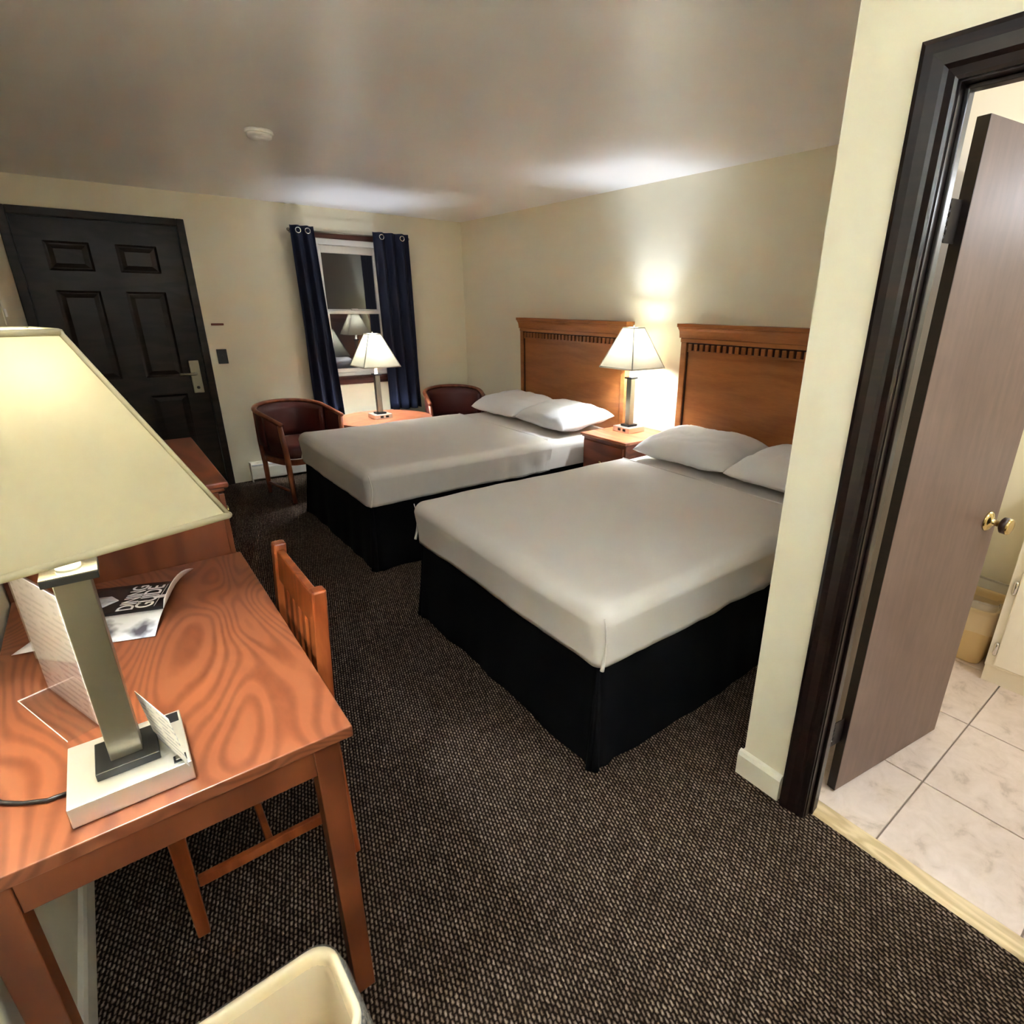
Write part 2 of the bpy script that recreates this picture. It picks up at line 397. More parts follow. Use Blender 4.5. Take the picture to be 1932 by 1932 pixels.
def text_obj(name, body, size, M, mat, parent, depth=0.0003):
    cu = bpy.data.curves.new(name, 'FONT'); cu.body = body; cu.size = size; cu.extrude = depth
    cu.offset = size*0.008
    t = bpy.data.objects.new(name+'_tmp', cu); COL.objects.link(t)
    dg = bpy.context.evaluated_depsgraph_get(); dg.update()
    me = bpy.data.meshes.new_from_object(t.evaluated_get(dg)); bpy.data.objects.remove(t)
    me.transform(M); me.materials.clear(); me.materials.append(MAT[mat])
    o = bpy.data.objects.new(name, me); COL.objects.link(o); o.parent = parent
    return o

# ------------------------------------------------------------------ the room
XL, XR, YB, YF, ZC = -0.315, 3.12, 5.494, -1.7, 2.275
XS = 1.44            # face of the bathroom wall towards the bedroom
YS = 0.775           # end of that wall
struct(box('floor', XL-0.1, XS+0.04, YF-0.1, YB+0.1, -0.08, 0, 'carpet'))
fl2 = struct(box('floor_alcove', XS+0.04, XR+0.1, 0.70, YB+0.1, -0.08, 0, 'carpet'))
struct(box('ceiling', XL-0.1, XR+0.1, YF-0.1, YB+0.1, ZC, ZC+0.08, 'ceiling'))
struct(box('wall_left', XL-0.1, XL, YF-0.1, YB+0.1, 0, ZC, 'wall'))
struct(box('wall_right', XR, XR+0.1, YF-0.1, YB+0.1, 0, ZC, 'wall'))
struct(box('wall_front', XL, XR, YF-0.1, YF, 0, ZC, 'wall'))
DX0, DX1, DZ = -0.262, 0.690, 2.042       # entrance door opening
WX0, WX1, WZ0, WZ1 = 1.690, 2.255, 0.862, 2.034   # window opening
wall_holes('wall_back', 'wall', 'y', YB, YB+0.14, [XL-0.1, DX0, DX1, WX0, WX1, XR+0.1], [0, WZ0, WZ1, DZ, ZC],
           [(DX0, DX1, 0, DZ), (WX0, WX1, WZ0, WZ1)])
BY0, BY1, BZ = -0.075, 0.545, 1.925       # bathroom doorway
wall_holes('wall_bathroom', 'wall', 'x', XS, XS+0.070, [YF, BY0-0.02, BY1+0.02, YS], [0, BZ+0.02, ZC], [(BY0-0.02, BY1+0.02, 0, BZ+0.02)])
struct(box('wall_partition', XS+0.070, XR, 0.675, YS, 0, ZC, 'bathwall'))
# baseboard round the end of the bathroom wall
bm = bmesh.new(); add_prism(bm, [(XS, 0), (XS-0.016, 0), (XS-0.016, 0.078), (XS-0.010, 0.090), (XS, 0.096)], 'y', 0.632, YS+0.014)
struct(obj('baseboard_bathroom', bm, 'whitetrim'))
bm = bmesh.new(); add_prism(bm, [(YS, 0), (YS+0.014, 0), (YS+0.014, 0.078), (YS+0.009, 0.090), (YS, 0.096)], 'x', XS, XR)
struct(obj('baseboard_partition', bm, 'whitetrim'))
bm = bmesh.new(); add_prism(bm, [(XL, 0), (XL+0.014, 0), (XL+0.014, 0.078), (XL+0.009, 0.09), (XL, 0.096)], 'y', YF, 1.93)
struct(obj('baseboard_left', bm, 'whitetrim'))
bm = bmesh.new(); add_prism(bm, [(XR, 0), (XR-0.014, 0), (XR-0.014, 0.078), (XR-0.009, 0.09), (XR, 0.096)], 'y', YS, YB)
struct(obj('baseboard_right', bm, 'whitetrim'))

# bathroom floor: single tiles bedded in grout
bf = struct(box('floor_bathroom', XS+0.04, XR, YF, 0.70, -0.08, -0.004, 'grout'))
TX, TY, G = 0.445, 0.358, 0.005
tcache = {}
ix = 0
xg = [1.532, 1.886, 2.331, 2.776, XR-0.003]
yg = [0.368+TY*k for k in range(-6, 2)]
for i in range(len(xg)-1):
    for j in range(len(yg)-1):
        sx, sy = xg[i+1]-xg[i]-G, min(yg[j+1], 0.672)-yg[j]-G
        key = (round(sx, 4), round(sy, 4))
        if key not in tcache:
            bm = bmesh.new(); add_box(bm, -sx/2, sx/2, -sy/2, sy/2, -0.004, 0.003, 0.0012, 1)
            t = obj('tile', bm, 'tile', bf); tcache[key] = t
        else:
            t = tcache[key].copy(); COL.objects.link(t)
        t.location = ((xg[i]+xg[i+1])/2, yg[j]+G/2+sy/2, 0)
bm = bmesh.new(); add_prism(bm, [(1.468, 0), (1.474, 0.008), (1.486, 0.012), (1.524, 0.012), (1.532, 0.004), (1.532, 0)], 'y', BY0, BY1)
struct(obj('trim_1', bm, 'threshold'))

# bathroom door casing and jamb
def mitre_frame(name, mat, prof, u0, u1, z0, z1, plane_at, sign):
    """Casing on an x-plane round an opening: prof = (outward distance, proudness)."""
    bm = bmesh.new(); rings = []
    for d, h in prof:
        p = plane_at+sign*h
        rings.append([bm.verts.new((p, u1+d, z0)), bm.verts.new((p, u1+d, z1+d)), bm.verts.new((p, u0-d, z1+d)), bm.verts.new((p, u0-d, z0))])
    n = len(prof)
    for i in range(n):
        A, B = rings[i], rings[(i+1) % n]
        for k in range(3): bm.faces.new((A[k], A[k+1], B[k+1], B[k]))
    bm.faces.new([r[0] for r in rings]); bm.faces.new([r[3] for r in rings])
    return struct(obj(name, bm, mat))
prof = [(0, 0), (0, 0.011), (0.006, 0.014), (0.014, 0.012), (0.022, 0.010), (0.030, 0.016), (0.052, 0.020), (0.070, 0.019), (0.080, 0.014), (0.082, 0)]
mitre_frame('trim_2', 'darkwood', prof, BY0, BY1, 0, BZ, XS, -1)
bm = bmesh.new()
add_box(bm, XS-0.002, XS+0.072, BY1-0.003, BY1+0.02, 0, BZ+0.02)
jamb = struct(obj('trim_4', bm, 'darkwood'))
box('door_stop', XS+0.024, XS+0.052, BY1-0.012, BY1-0.003, 0, BZ-0.003, 'darkwood', jamb, 0.002)
struct(box('trim_5', XS-0.002, XS+0.072, BY0-0.02, BY0+0.003, 0, BZ+0.02, 'darkwood'))
hd = struct(box('trim_6', XS-0.002, XS+0.072, BY0, BY1, BZ-0.003, BZ+0.02, 'darkwood'))
box('door_stop', XS+0.024, XS+0.052, BY0, BY1, BZ-0.012, BZ-0.003, 'darkwood', hd, 0.002)

# bathroom door leaf, swung into the bathroom on the far jamb
ANG = math.radians(-9.2)
MAT['bathdoor'] = wood('glossy_brown_door', C(98, 76, 66), C(118, 95, 84), (3, 3, 0.5), 2.0, 0.44, 1.0, 0.85, spec=0.6)
d2 = sempty('door_2', (1.603, 0.531, 0), ANG)
LW = 0.590
box('leaf', 0, LW, 0, 0.029, 0.010, 1.898, 'bathdoor', d2, 0.002)
box('leaf_edge', -0.0008, 0.002, 0.0005, 0.0285, 0.011, 1.897, 'darkwood', d2)
for hz in (1.690, 0.245):
    bm = bmesh.new(); add_box(bm, -0.043, -0.0009, 0.018, 0.021, hz-0.045, hz+0.045)
    h = obj('hinge', bm, 'hinge', d2)
    box('frame_plate', -0.094, -0.050, 0.026, 0.029, hz-0.045, hz+0.045, 'hinge', h)
    for q in range(5):
        bm = bmesh.new(); z0 = hz-0.045+q*0.018
        add_tube(bm, [(-0.0465, 0.022, z0+0.0015), (-0.0465, 0.022, z0+0.0165)], 0.0050+0.0015*(q % 2), 10)
        obj('knuckle', bm, 'hinge', h, True)
bm = bmesh.new()
KM = Matrix.Translation((LW-0.062, 0, 0.868)) @ Matrix.Rotation(math.radians(90), 4, 'X')
add_lathe(bm, [(0, -0.001), (0.033, -0.001), (0.033, 0.004), (0.024, 0.010), (0.010, 0.013), (0.009, 0.034), (0.014, 0.036), (0, 0.037)], 24, M=KM)
kn = obj('door_knob', bm, 'brass', d2, True)
bm = bmesh.new(); add_lathe(bm, [(0, 0.036), (0.017, 0.036), (0.026, 0.042), (0.0265, 0.058), (0, 0.0585)], 24, M=KM); obj('knob_grip', bm, 'darkknob', kn, True)
bm = bmesh.new(); add_lathe(bm, [(0.0262, 0.0575), (0.027, 0.061), (0.022, 0.066), (0.012, 0.064), (0, 0.064)], 24, M=KM); obj('knob_face', bm, 'brass', kn, True)

# entrance door
d1 = sempty('door_1', (0, 0, 0))
DY = YB+0.030     # face of the leaf
DL, DR = DX0+0.006, DX1-0.006
us = [DL, -0.118, 0.134, 0.281, 0.531, DR]; zs = [0.012, 0.23, 0.80, 0.94, 1.570, 1.700, 1.890, DZ-0.006]
bm = bmesh.new(); holes = [(1, 1), (3, 1), (1, 3), (3, 3), (1, 5), (3, 5)]
for i in range(5):
    for j in range(7):
        if (i, j) in holes: continue
        bm.faces.new([bm.verts.new((us[a], DY, zs[c])) for a, c in ((i, j), (i+1, j), (i+1, j+1), (i, j+1))])
bmesh.ops.remove_doubles(bm, verts=bm.verts, dist=1e-5)
ret = bmesh.ops.extrude_face_region(bm, geom=list(bm.faces))
for v in ret['geom']:
    if isinstance(v, bmesh.types.BMVert): v.co.y += 0.040
leaf1 = obj('leaf', bm, 'darkdoor', d1)
for i, j in holes:
    x0, x1, z0, z1 = us[i], us[i+1], zs[j], zs[j+1]
    bm = bmesh.new(); rings = []
    for d, y in ((0, 0.002), (0.014, 0.013), (0.020, 0.013), (0.048, 0.004), (0.052, 0.004)):
        rings.append([bm.verts.new((a, DY+y, c)) for a, c in ((x0+d, z0+d), (x1-d, z0+d), (x1-d, z1-d), (x0+d, z1-d))])
    for A, B in zip(rings, rings[1:]):
        for k in range(4): bm.faces.new((A[k], A[(k+1) % 4], B[(k+1) % 4], B[k]))
    bm.faces.new(rings[-1])
    obj('panel', bm, 'darkdoor', leaf1)
lk = box('lock_plate', 0.578, 0.650, DY-0.018, DY-0.0005, 0.800, 1.060, 'nickel', d1, 0.006)
bm = bmesh.new(); add_tube(bm, [(0.614, DY-0.015, 0.955), (0.614, DY-0.060, 0.955), (0.604, DY-0.066, 0.955), (0.500, DY-0.066, 0.958)], 0.010, 12)
obj('lever_handle', bm, 'nickel', lk, True)
bm = bmesh.new(); add_lathe(bm, [(0, 0.0), (0.012, 0.0), (0.012, 0.006), (0, 0.007)], 16, M=Matrix.Translation((0.614, DY-0.017, 0.845)) @ Matrix.Rotation(PI/2, 4, 'X'))
obj('thumb_turn', bm, 'hinge', lk, True)
def box_trim(name, x0, x1, z0, z1, mat, y0=YB-0.018, y1=YB, bev=0.004): return struct(box(name, x0, x1, y0, y1, z0, z1, mat, None, bev))
box_trim('trim_7', DX1-0.004, 0.737, 0, 2.088, 'darkdoor')
box_trim('trim_8', XL+0.002, DX0+0.004, 0, 2.088, 'darkdoor')
box_trim('trim_9', DX0+0.004, DX1-0.004, DZ-0.004, 2.088, 'darkdoor')
struct(box('trim_10', DX1-0.006, DX1, YB, YB+0.1, 0, DZ, 'darkdoor'))
struct(box('trim_11', DX0, DX0+0.006, YB, YB+0.1, 0, DZ, 'darkdoor'))
struct(box('trim_12', DX0+0.006, DX1-0.006, YB, YB+0.1, DZ-0.006, DZ, 'darkdoor'))
struct(box('trim_13', DX0, DX1, YB+0.005, YB+0.12, 0, 0.010, 'nickel'))

# window
w1 = sempty('window_1')
def wbox(name, x0, x1, y0, y1, z0, z1, mat, par=w1, bev=0.003): return box(name, x0, x1, y0, y1, z0, z1, mat, par, bev)
wbox('frame_head', WX0, WX1, YB-0.004, YB+0.10, 1.985, WZ1, 'vinyl')
wbox('frame_jamb', WX0, WX0+0.022, YB-0.004, YB+0.10, WZ0, 1.985, 'vinyl')
wbox('frame_jamb', WX1-0.022, WX1, YB-0.004, YB+0.10, WZ0, 1.985, 'vinyl')
wbox('frame_sill', WX0+0.022, WX1-0.022, YB-0.004, YB+0.10, WZ0, 0.893, 'vinyl')
def sash(z0, z1, y0, rail_b, rail_t):
    s = sempty('sash'); s.parent = w1; del s['kind']
    x0, x1 = WX0+0.023, WX1-0.023
    wbox('sash_stile', x0, x0+0.026, y0, y0+0.03, z0, z1, 'vinyl', s)
    wbox('sash_stile', x1-0.026, x1, y0, y0+0.03, z0, z1, 'vinyl', s)
    wbox('sash_rail', x0+0.026, x1-0.026, y0, y0+0.03, z0, z0+rail_b, 'vinyl', s)
    wbox('sash_rail', x0+0.026, x1-0.026, y0, y0+0.03, z1-rail_t, z1, 'vinyl', s)
    bm = bmesh.new(); ym = y0+0.015
    bm.faces.new([bm.verts.new(q) for q in ((x0+0.026, ym, z0+rail_b), (x1-0.026, ym, z0+rail_b), (x1-0.026, ym, z1-rail_t), (x0+0.026, ym, z1-rail_t))])
    obj('pane', bm, 'pane', s)
sash(1.425, 1.984, YB+0.050, 0.030, 0.060)
sash(0.894, 1.444, YB+0.012, 0.034, 0.030)
wbox('sash_lock', 1.94, 2.00, YB-0.004, YB+0.020, 1.4445, 1.460, 'vinyl', w1, 0.004)
struct(box('trim_14', WX0-0.075, WX1+0.075, YB-0.020, YB, WZ1, 2.086, 'windowwood', None, 0.005))
struct(box('trim_15', WX0-0.075, WX0, YB-0.018, YB, WZ0, WZ1, 'windowwood', None, 0.005))
struct(box('trim_16', WX1, WX1+0.075, YB-0.018, YB, WZ0, WZ1, 'windowwood', None, 0.005))
struct(box('trim_17', WX0-0.09, WX1+0.09, YB-0.045, YB, 0.838, WZ0, 'windowwood', None, 0.006))
struct(box('trim_18', WX0-0.075, WX1+0.075, YB-0.016, YB, 0.785, 0.838, 'windowwood', None, 0.004))

# ------------------------------------------------------------------ beds
def noise3(x, y, z): return noise.noise(Vector((x, y, z)))
def soft_coords(a, b, r, step):
    n = max(2, int((b-a-2*r)/step)); k = 6
    left = [a+r*(1-math.cos(PI/2*i/k)) for i in range(k)]
    mid = [a+r+(b-a-2*r)*i/n for i in range(n+1)]
    return left+mid+[b-(v-a) for v in reversed(left)]
def shell(name, x0, x1, y0, y1, z0, z1, r, mat, parent, disp, step=0.045, open_ends=(), thick=0.0):
    """Rounded cloth over a block: top and sides, open below. open_ends: sides left out ('x1' etc.)."""
    bm = bmesh.new()
    xs = soft_coords(x0, x1, r, step); ys = soft_coords(y0, y1, r, step)
    nz = 9; zz = [z0+(z1-r-z0)*i/nz for i in range(nz+1)]+[z1-r*math.cos(PI/2*i/6) for i in range(1, 7)]
    top = {}
    def V(p):
        k = (round(p[0], 5), round(p[1], 5), round(p[2], 5))
        if k not in top: top[k] = bm.verts.new(p)
        return top[k]
    for i in range(len(xs)-1):
        for j in range(len(ys)-1):
            bm.faces.new([V((xs[a], ys[c], z1)) for a, c in ((i, j), (i+1, j), (i+1, j+1), (i, j+1))])
    for k in range(len(zz)-1):
        for i in range(len(xs)-1):
            for yv, nm in ((y0, 'y0'), (y1, 'y1')):
                if nm in open_ends: continue
                bm.faces.new([V((xs[i], yv, zz[k])), V((xs[i+1], yv, zz[k])), V((xs[i+1], yv, zz[k+1])), V((xs[i], yv, zz[k+1]))])
        for j in range(len(ys)-1):
            for xv, nm in ((x0, 'x0'), (x1, 'x1')):
                if nm in open_ends: continue
                bm.faces.new([V((xv, ys[j], zz[k])), V((xv, ys[j+1], zz[k])), V((xv, ys[j+1], zz[k+1])), V((xv, ys[j], zz[k+1]))])
    hx0 = x0+(r if 'x0' not in open_ends else 0); hx1 = x1-(r if 'x1' not in open_ends else 0)
    for v in bm.verts:
        p = v.co.copy()
        q = Vector((min(max(p.x, hx0), hx1), min(max(p.y, y0+r), y1-r), min(p.z, z1-r)))
        d = p-q
        nrm = Vector((0, 0, 1))
        if d.length > 1e-6: nrm = d.normalized(); p = q+nrm*r
        v.co = p+disp(p, nrm)
    o = obj(name, bm, mat, parent, True)
    if thick:
        md = o.modifiers.new('thickness', 'SOLIDIFY'); md.thickness = thick; md.offset = -1
    return o
XF, XH = 1.035, 3.045          # foot of the bed, face of the headboard
ZT = 0.615
def make_bed(y0, y1, which, seed):
    bed = thing('bed', which, 'bed', (2.0, (y0+y1)/2, 0))
    ox, oy = -2.0, -(y0+y1)/2
    def mdisp(p, n):
        s = 0.004*noise3(p.x*3+seed, p.y*3, p.z*3)
        if abs(n.z) < 0.3: s += 0.006*noise3(p.x*14+seed, p.y*14, p.z*2)*min(1, (ZT-p.z)*6)
        return n*s
    shell('mattress', XF+0.03+ox, XH-0.004+ox, y0+0.02+oy, y1-0.02+oy, 0.412, ZT-0.006, 0.055, 'sheet', bed,
          lambda p, n: mdisp(p+Vector((2, (y0+y1)/2, 0)), n), 0.06)
    # skirt: hangs round both sides and the foot, flaring to the floor
    path = []
    inset = 0.035
    xa, xb, ya, yb = XF+inset+ox, XH-0.02+ox, y0+inset+oy, y1-inset+oy
    def seg(a, b, n, nrm):
        for i in range(n):
            t = i/n; path.append((Vector((a[0]+(b[0]-a[0])*t, a[1]+(b[1]-a[1])*t)), Vector(nrm)))
    c = 0.03
    seg((xb, ya), (xa+c, ya), 60, (0, -1))
    for i in range(6):
        a = -PI/2-PI/2*i/6; path.append((Vector((xa+c+c*math.cos(a), ya+c+c*math.sin(a))), Vector((math.cos(a), math.sin(a)))))
    seg((xa, ya+c), (xa, yb-c), 50, (-1, 0))
    for i in range(6):
        a = PI-PI/2*i/6; path.append((Vector((xa+c+c*math.cos(a), yb-c+c*math.sin(a))), Vector((math.cos(a), math.sin(a)))))
    seg((xa+c, yb), (xb, yb), 60, (0, 1)); path.append((Vector((xb, yb)), Vector((0, 1))))
    bm = bmesh.new(); prev = None
    zsk = [0.0025, 0.05, 0.12, 0.2, 0.28, 0.36, 0.42]
    for i, (p, n) in enumerate(path):
        ring = []
        for z in zsk:
            f = 1-z/0.42
            cr_ = 1.0 if (60 <= i < 66 or 116 <= i < 122) else 0.0
            amp = 0.018*f*noise3(p.x*7+seed, p.y*7, 0.3*z)+0.028*f+0.012*cr_*f
            q = p+n*amp
            ring.append(bm.verts.new((q.x, q.y, z)))
        if prev:
            for k in range(len(zsk)-1): bm.faces.new((prev[k], ring[k], ring[k+1], prev[k+1]))
        prev = ring
    sk = obj('bed_skirt', bm, 'skirt', bed, True); sk['label'] = 'black fabric skirt round the bed base'
    # pleat folds at the foot corners
    for (cx, cy, sx) in ((xa, ya, -1), (xa, yb, 1)):
        for q in range(2):
            bm = bmesh.new(); a = math.radians(200+25*q) if sx < 0 else math.radians(160-25*q)
            px, py = cx+0.012+math.cos(a)*0.012, cy-sx*0.012*1+math.sin(a)*0.012
            add_tube(bm, [(px+math.cos(a)*0.000, py+math.sin(a)*0.000, 0.40), (px+math.cos(a)*0.016, py+math.sin(a)*0.016, 0.2), (px+math.cos(a)*0.040, py+math.sin(a)*0.040, 0.004)], [0.004, 0.010, 0.014], 8)
            obj('skirt_pleat', bm, 'skirt', bed, True)
    return bed
def make_sheet(y0, y1, label, seed, xfold):
    cy = (y0+y1)/2
    sh = thing('bed_sheet', label, 'sheet', (1.7, cy, ZT))
    def disp(p, n):
        g = p+Vector((1.7, cy, ZT))
        s = 0.006*noise3(g.x*2.2+seed, g.y*2.2, 1)+0.0032*noise3(g.x*7+seed, g.y*4+g.x*2, 2)
        out = n*s
        if abs(n.z) < 0.35:
            k = min(1.0, max(0, (ZT-0.05-g.z)/0.10))
            wr = noise3(g.x*13+seed, g.y*13, g.z*1.5)
            am = 0.005
            if n.x > -0.5: am = 0.006+0.022*max(0, min(1, (g.x-1.6)/0.5))
            out += n*(am*wr*k-0.010*k)
            out.z += 0.014*noise3(g.x*1.1+seed, g.y*1.1, 5)*k
        return out
    shell('cover', XF-1.7, xfold-1.7, y0-cy, y1-cy, 0.405-ZT, 0.003, 0.060, 'sheet', sh, disp, 0.04, ('x1',), 0.004)
    # folded-over hem: soft rolled edge running across the bed
    bm = bmesh.new(); pts = []
    for i in range(41):
        t = i/40; yv = y0+0.05+(y1-y0-0.10)*t
        pts.append((xfold-1.7+0.004*noise3(yv*3, seed, 0), yv-cy, 0.001+0.005*noise3((xfold)*2.2+seed, yv*2.2, 1)))
    add_tube(bm, pts, 0.006, 8); obj('folded_hem', bm, 'sheet', sh, True)
    # hospital-corner folds at the two foot corners
    for sy, yc in ((-1, y0), (1, y1)):
        bm = bmesh.new(); pts = []; rad = []
        for i in range(13):
            t = i/12
            z = -0.020-t*0.185
            o_ = 0.010*math.sin(t*PI)
            pts.append((XF+0.022-1.7-0.006*t+0.014*math.sin(PI*t), yc-cy+sy*(-0.012+0.004*t)+sy*0.004, z))
            rad.append(0.002+0.005*t)
        add_tube(bm, pts, rad, 8); obj('corner_fold', bm, 'sheet', sh, True)
    return sh
B2, B1 = (1.078, 2.445), (3.020, 4.385)
make_bed(*B2, 'bed with black skirt nearest the bathroom wall', 3.1)
make_bed(*B1, 'bed with black skirt nearest the window', 8.7)
make_sheet(*B2, 'white sheet spread over the bed nearest the bathroom wall', 3.1, 2.43)
make_sheet(*B1, 'white sheet spread over the bed nearest the window', 8.7, 2.36)

def pillow(label, cx, cy, z, wid, dep, hgt, rotz, tilt, seed):
    bm = bmesh.new(); n = 34; g = {}
    for s in (1, -1):
        for i in range(n+1):
            for j in range(n+1):
                u, v = math.sin(PI/2*(-1+2*i/n)), math.sin(PI/2*(-1+2*j/n))
                edge = (i in (0, n) or j in (0, n))
                if s < 0 and edge: g[(s, i, j)] = g[(1, i, j)]; continue
                x = dep/2*u*(1-0.05*(1-v*v)*abs(u)**3-0.03*u*u*v**4); y = wid/2*v*(1-0.04*(1-u*u)*abs(v)**3-0.03*v*v*u**4)
                f = max(0.0, (1-abs(u)**3.2))**0.5*max(0.0, (1-abs(v)**4.0))**0.5
                zz = s*hgt/2*f*(1.0 if s > 0 else 0.55)
                zz += (0.016*noise3(u*2.0+seed, v*2.4, s)+0.010*noise3(u*4+seed, v*6+u*2, s*2))*f
                zz += 0.006*math.sin(9*v+4*u+seed)*max(0, abs(v)-0.45)*f
                if edge: zz += 0.006*noise3(u*3+seed, v*3, 0)
                g[(s, i, j)] = bm.verts.new((x, y, zz))
    for s in (1, -1):
        for i in range(n):
            for j in range(n): bm.faces.new([g[(s, a, c)] for a, c in ((i, j), (i+1, j), (i+1, j+1), (i, j+1))])
    o = obj('pillow', bm, 'pillow', None, True)
    o.location = (cx, cy, z); o.rotation_euler = (0, -tilt, rotz)
    return tag(o, label, 'pillow', 'white pillows on the beds')
pillow('white pillow on the bathroom-side bed, next to the nightstand', 2.745, 2.060, 0.697, 0.67, 0.50, 0.185, 0.04, 0.12, 1.3)
pillow('white pillow on the bathroom-side bed, next to the bathroom wall', 2.735, 1.400, 0.697, 0.63, 0.50, 0.185, -0.03, 0.12, 5.9)
pillow('white pillow on the window-side bed, farthest from the nightstand', 2.740, 4.045, 0.697, 0.64, 0.50, 0.185, 0.02, 0.12, 9.4)
pillow('white pillow on the window-side bed, next to the nightstand', 2.745, 3.375, 0.697, 0.67, 0.50, 0.19, -0.05, 0.12, 13.2)

# ------------------------------------------------------------------ headboards
def headboard(y0, y1, label):
    h = thing('headboard', label, 'headboard', (XR, (y0+y1)/2, 0), 0, 'wooden headboards')
    W = (y1-y0)/2
    box('panel', -0.052, -0.002, -W+0.055, W-0.055, 0.30, 1.225, 'headwood', h)
    for s in (-1, 1):
        y_a, y_b = sorted((s*(W-0.012), s*(W-0.058)))
        box('stile', -0.068, -0.002, y_a, y_b, 0.0, 1.285, 'headwood', h, 0.003)
        y_a, y_b = sorted((s*(W-0.058), s*(W-0.066)))
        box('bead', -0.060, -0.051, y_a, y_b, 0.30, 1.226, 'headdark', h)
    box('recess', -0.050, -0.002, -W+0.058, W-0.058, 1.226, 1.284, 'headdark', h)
    nD = 28; span = 2*(W-0.062); pitch = span/nD
    first = None
    for k in range(nD):
        yc = -W+0.062+pitch*(k+0.5)
        if first is None:
            first = box('dentil', -0.064, -0.0505, -pitch*0.29, pitch*0.29, 1.236, 1.278, 'headwood', h, 0.0015, 1); dd = first
        else:
            dd = first.copy(); COL.objects.link(dd)
        dd.location = (0, yc, 0)
    box('lower_rail', -0.062, -0.0505, -W+0.067, W-0.067, 1.2255, 1.236, 'headwood', h, 0.001)
    box('frieze', -0.068, -0.002, -W+0.006, W-0.006, 1.2855, 1.312, 'headwood', h, 0.003)
    pr_ = [(0.0, 1.313), (-0.072, 1.313), (-0.074, 1.335), (-0.079, 1.358), (-0.088, 1.372), (-0.088, 1.378), (-0.094, 1.382), (-0.094, 1.402), (0.0, 1.402)]
    bm = bmesh.new(); ra = []
    for s in (-1, 1):
        ra.append([bm.verts.new((p[0]-0.002, s*(W+max(0, -p[0]-0.084)), p[1])) for p in pr_])
    A, Bq = ra; n = len(pr_)
    for i in range(n): bm.faces.new((A[i], A[(i+1) % n], Bq[(i+1) % n], Bq[i]))
    bm.faces.new(A[::-1]); bm.faces.new(Bq)
    obj('crown_moulding', bm, 'headwood', h)
headboard(1.155, 2.535, 'wooden headboard with dentil row behind the bathroom-side bed')
headboard(3.020, 4.400, 'wooden headboard with dentil row behind the window-side bed')

# ------------------------------------------------------------------ nightstand between the beds
NX0, NX1, NY0, NY1, NZ = 2.605, 3.105, 2.548, 3.008, 0.655
ns = thing('nightstand', 'reddish wooden nightstand standing between the two beds', 'nightstand', ((NX0+NX1)/2, (NY0+NY1)/2, 0))
hx, hy = (NX1-NX0)/2, (NY1-NY0)/2
box('body', -hx+0.022, hx-0.002, -hy+0.018, hy-0.018, 0.05, NZ-0.028, 'nightwood', ns, 0.002)
box('plinth', -hx+0.035, hx-0.01, -hy+0.025, hy-0.025, 0.001, 0.05, 'nightwood', ns)
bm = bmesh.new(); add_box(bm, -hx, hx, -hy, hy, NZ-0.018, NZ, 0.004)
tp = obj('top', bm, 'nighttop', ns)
box('moulding', -hx+0.010, hx, -hy+0.009, hy-0.009, NZ-0.028, NZ-0.018, 'nightwood', tp, 0.003)
for z0, z1 in ((0.08, 0.335), (0.345, 0.61)):
    d = box('drawer', -hx+0.006, -hx+0.0215, -hy+0.032, hy-0.032, z0, z1, 'nightwood', ns, 0.004)
    bm = bmesh.new(); add_lathe(bm, [(0, 0), (0.006, 0), (0.006, 0.012), (0.014, 0.016), (0.014, 0.022), (0, 0.024)], 16, M=Matrix.Translation((-hx+0.006, 0, (z0+z1)/2)) @ Matrix.Rotation(-PI/2, 4, 'Y'))
    obj('knob', bm, 'brass', d, True)

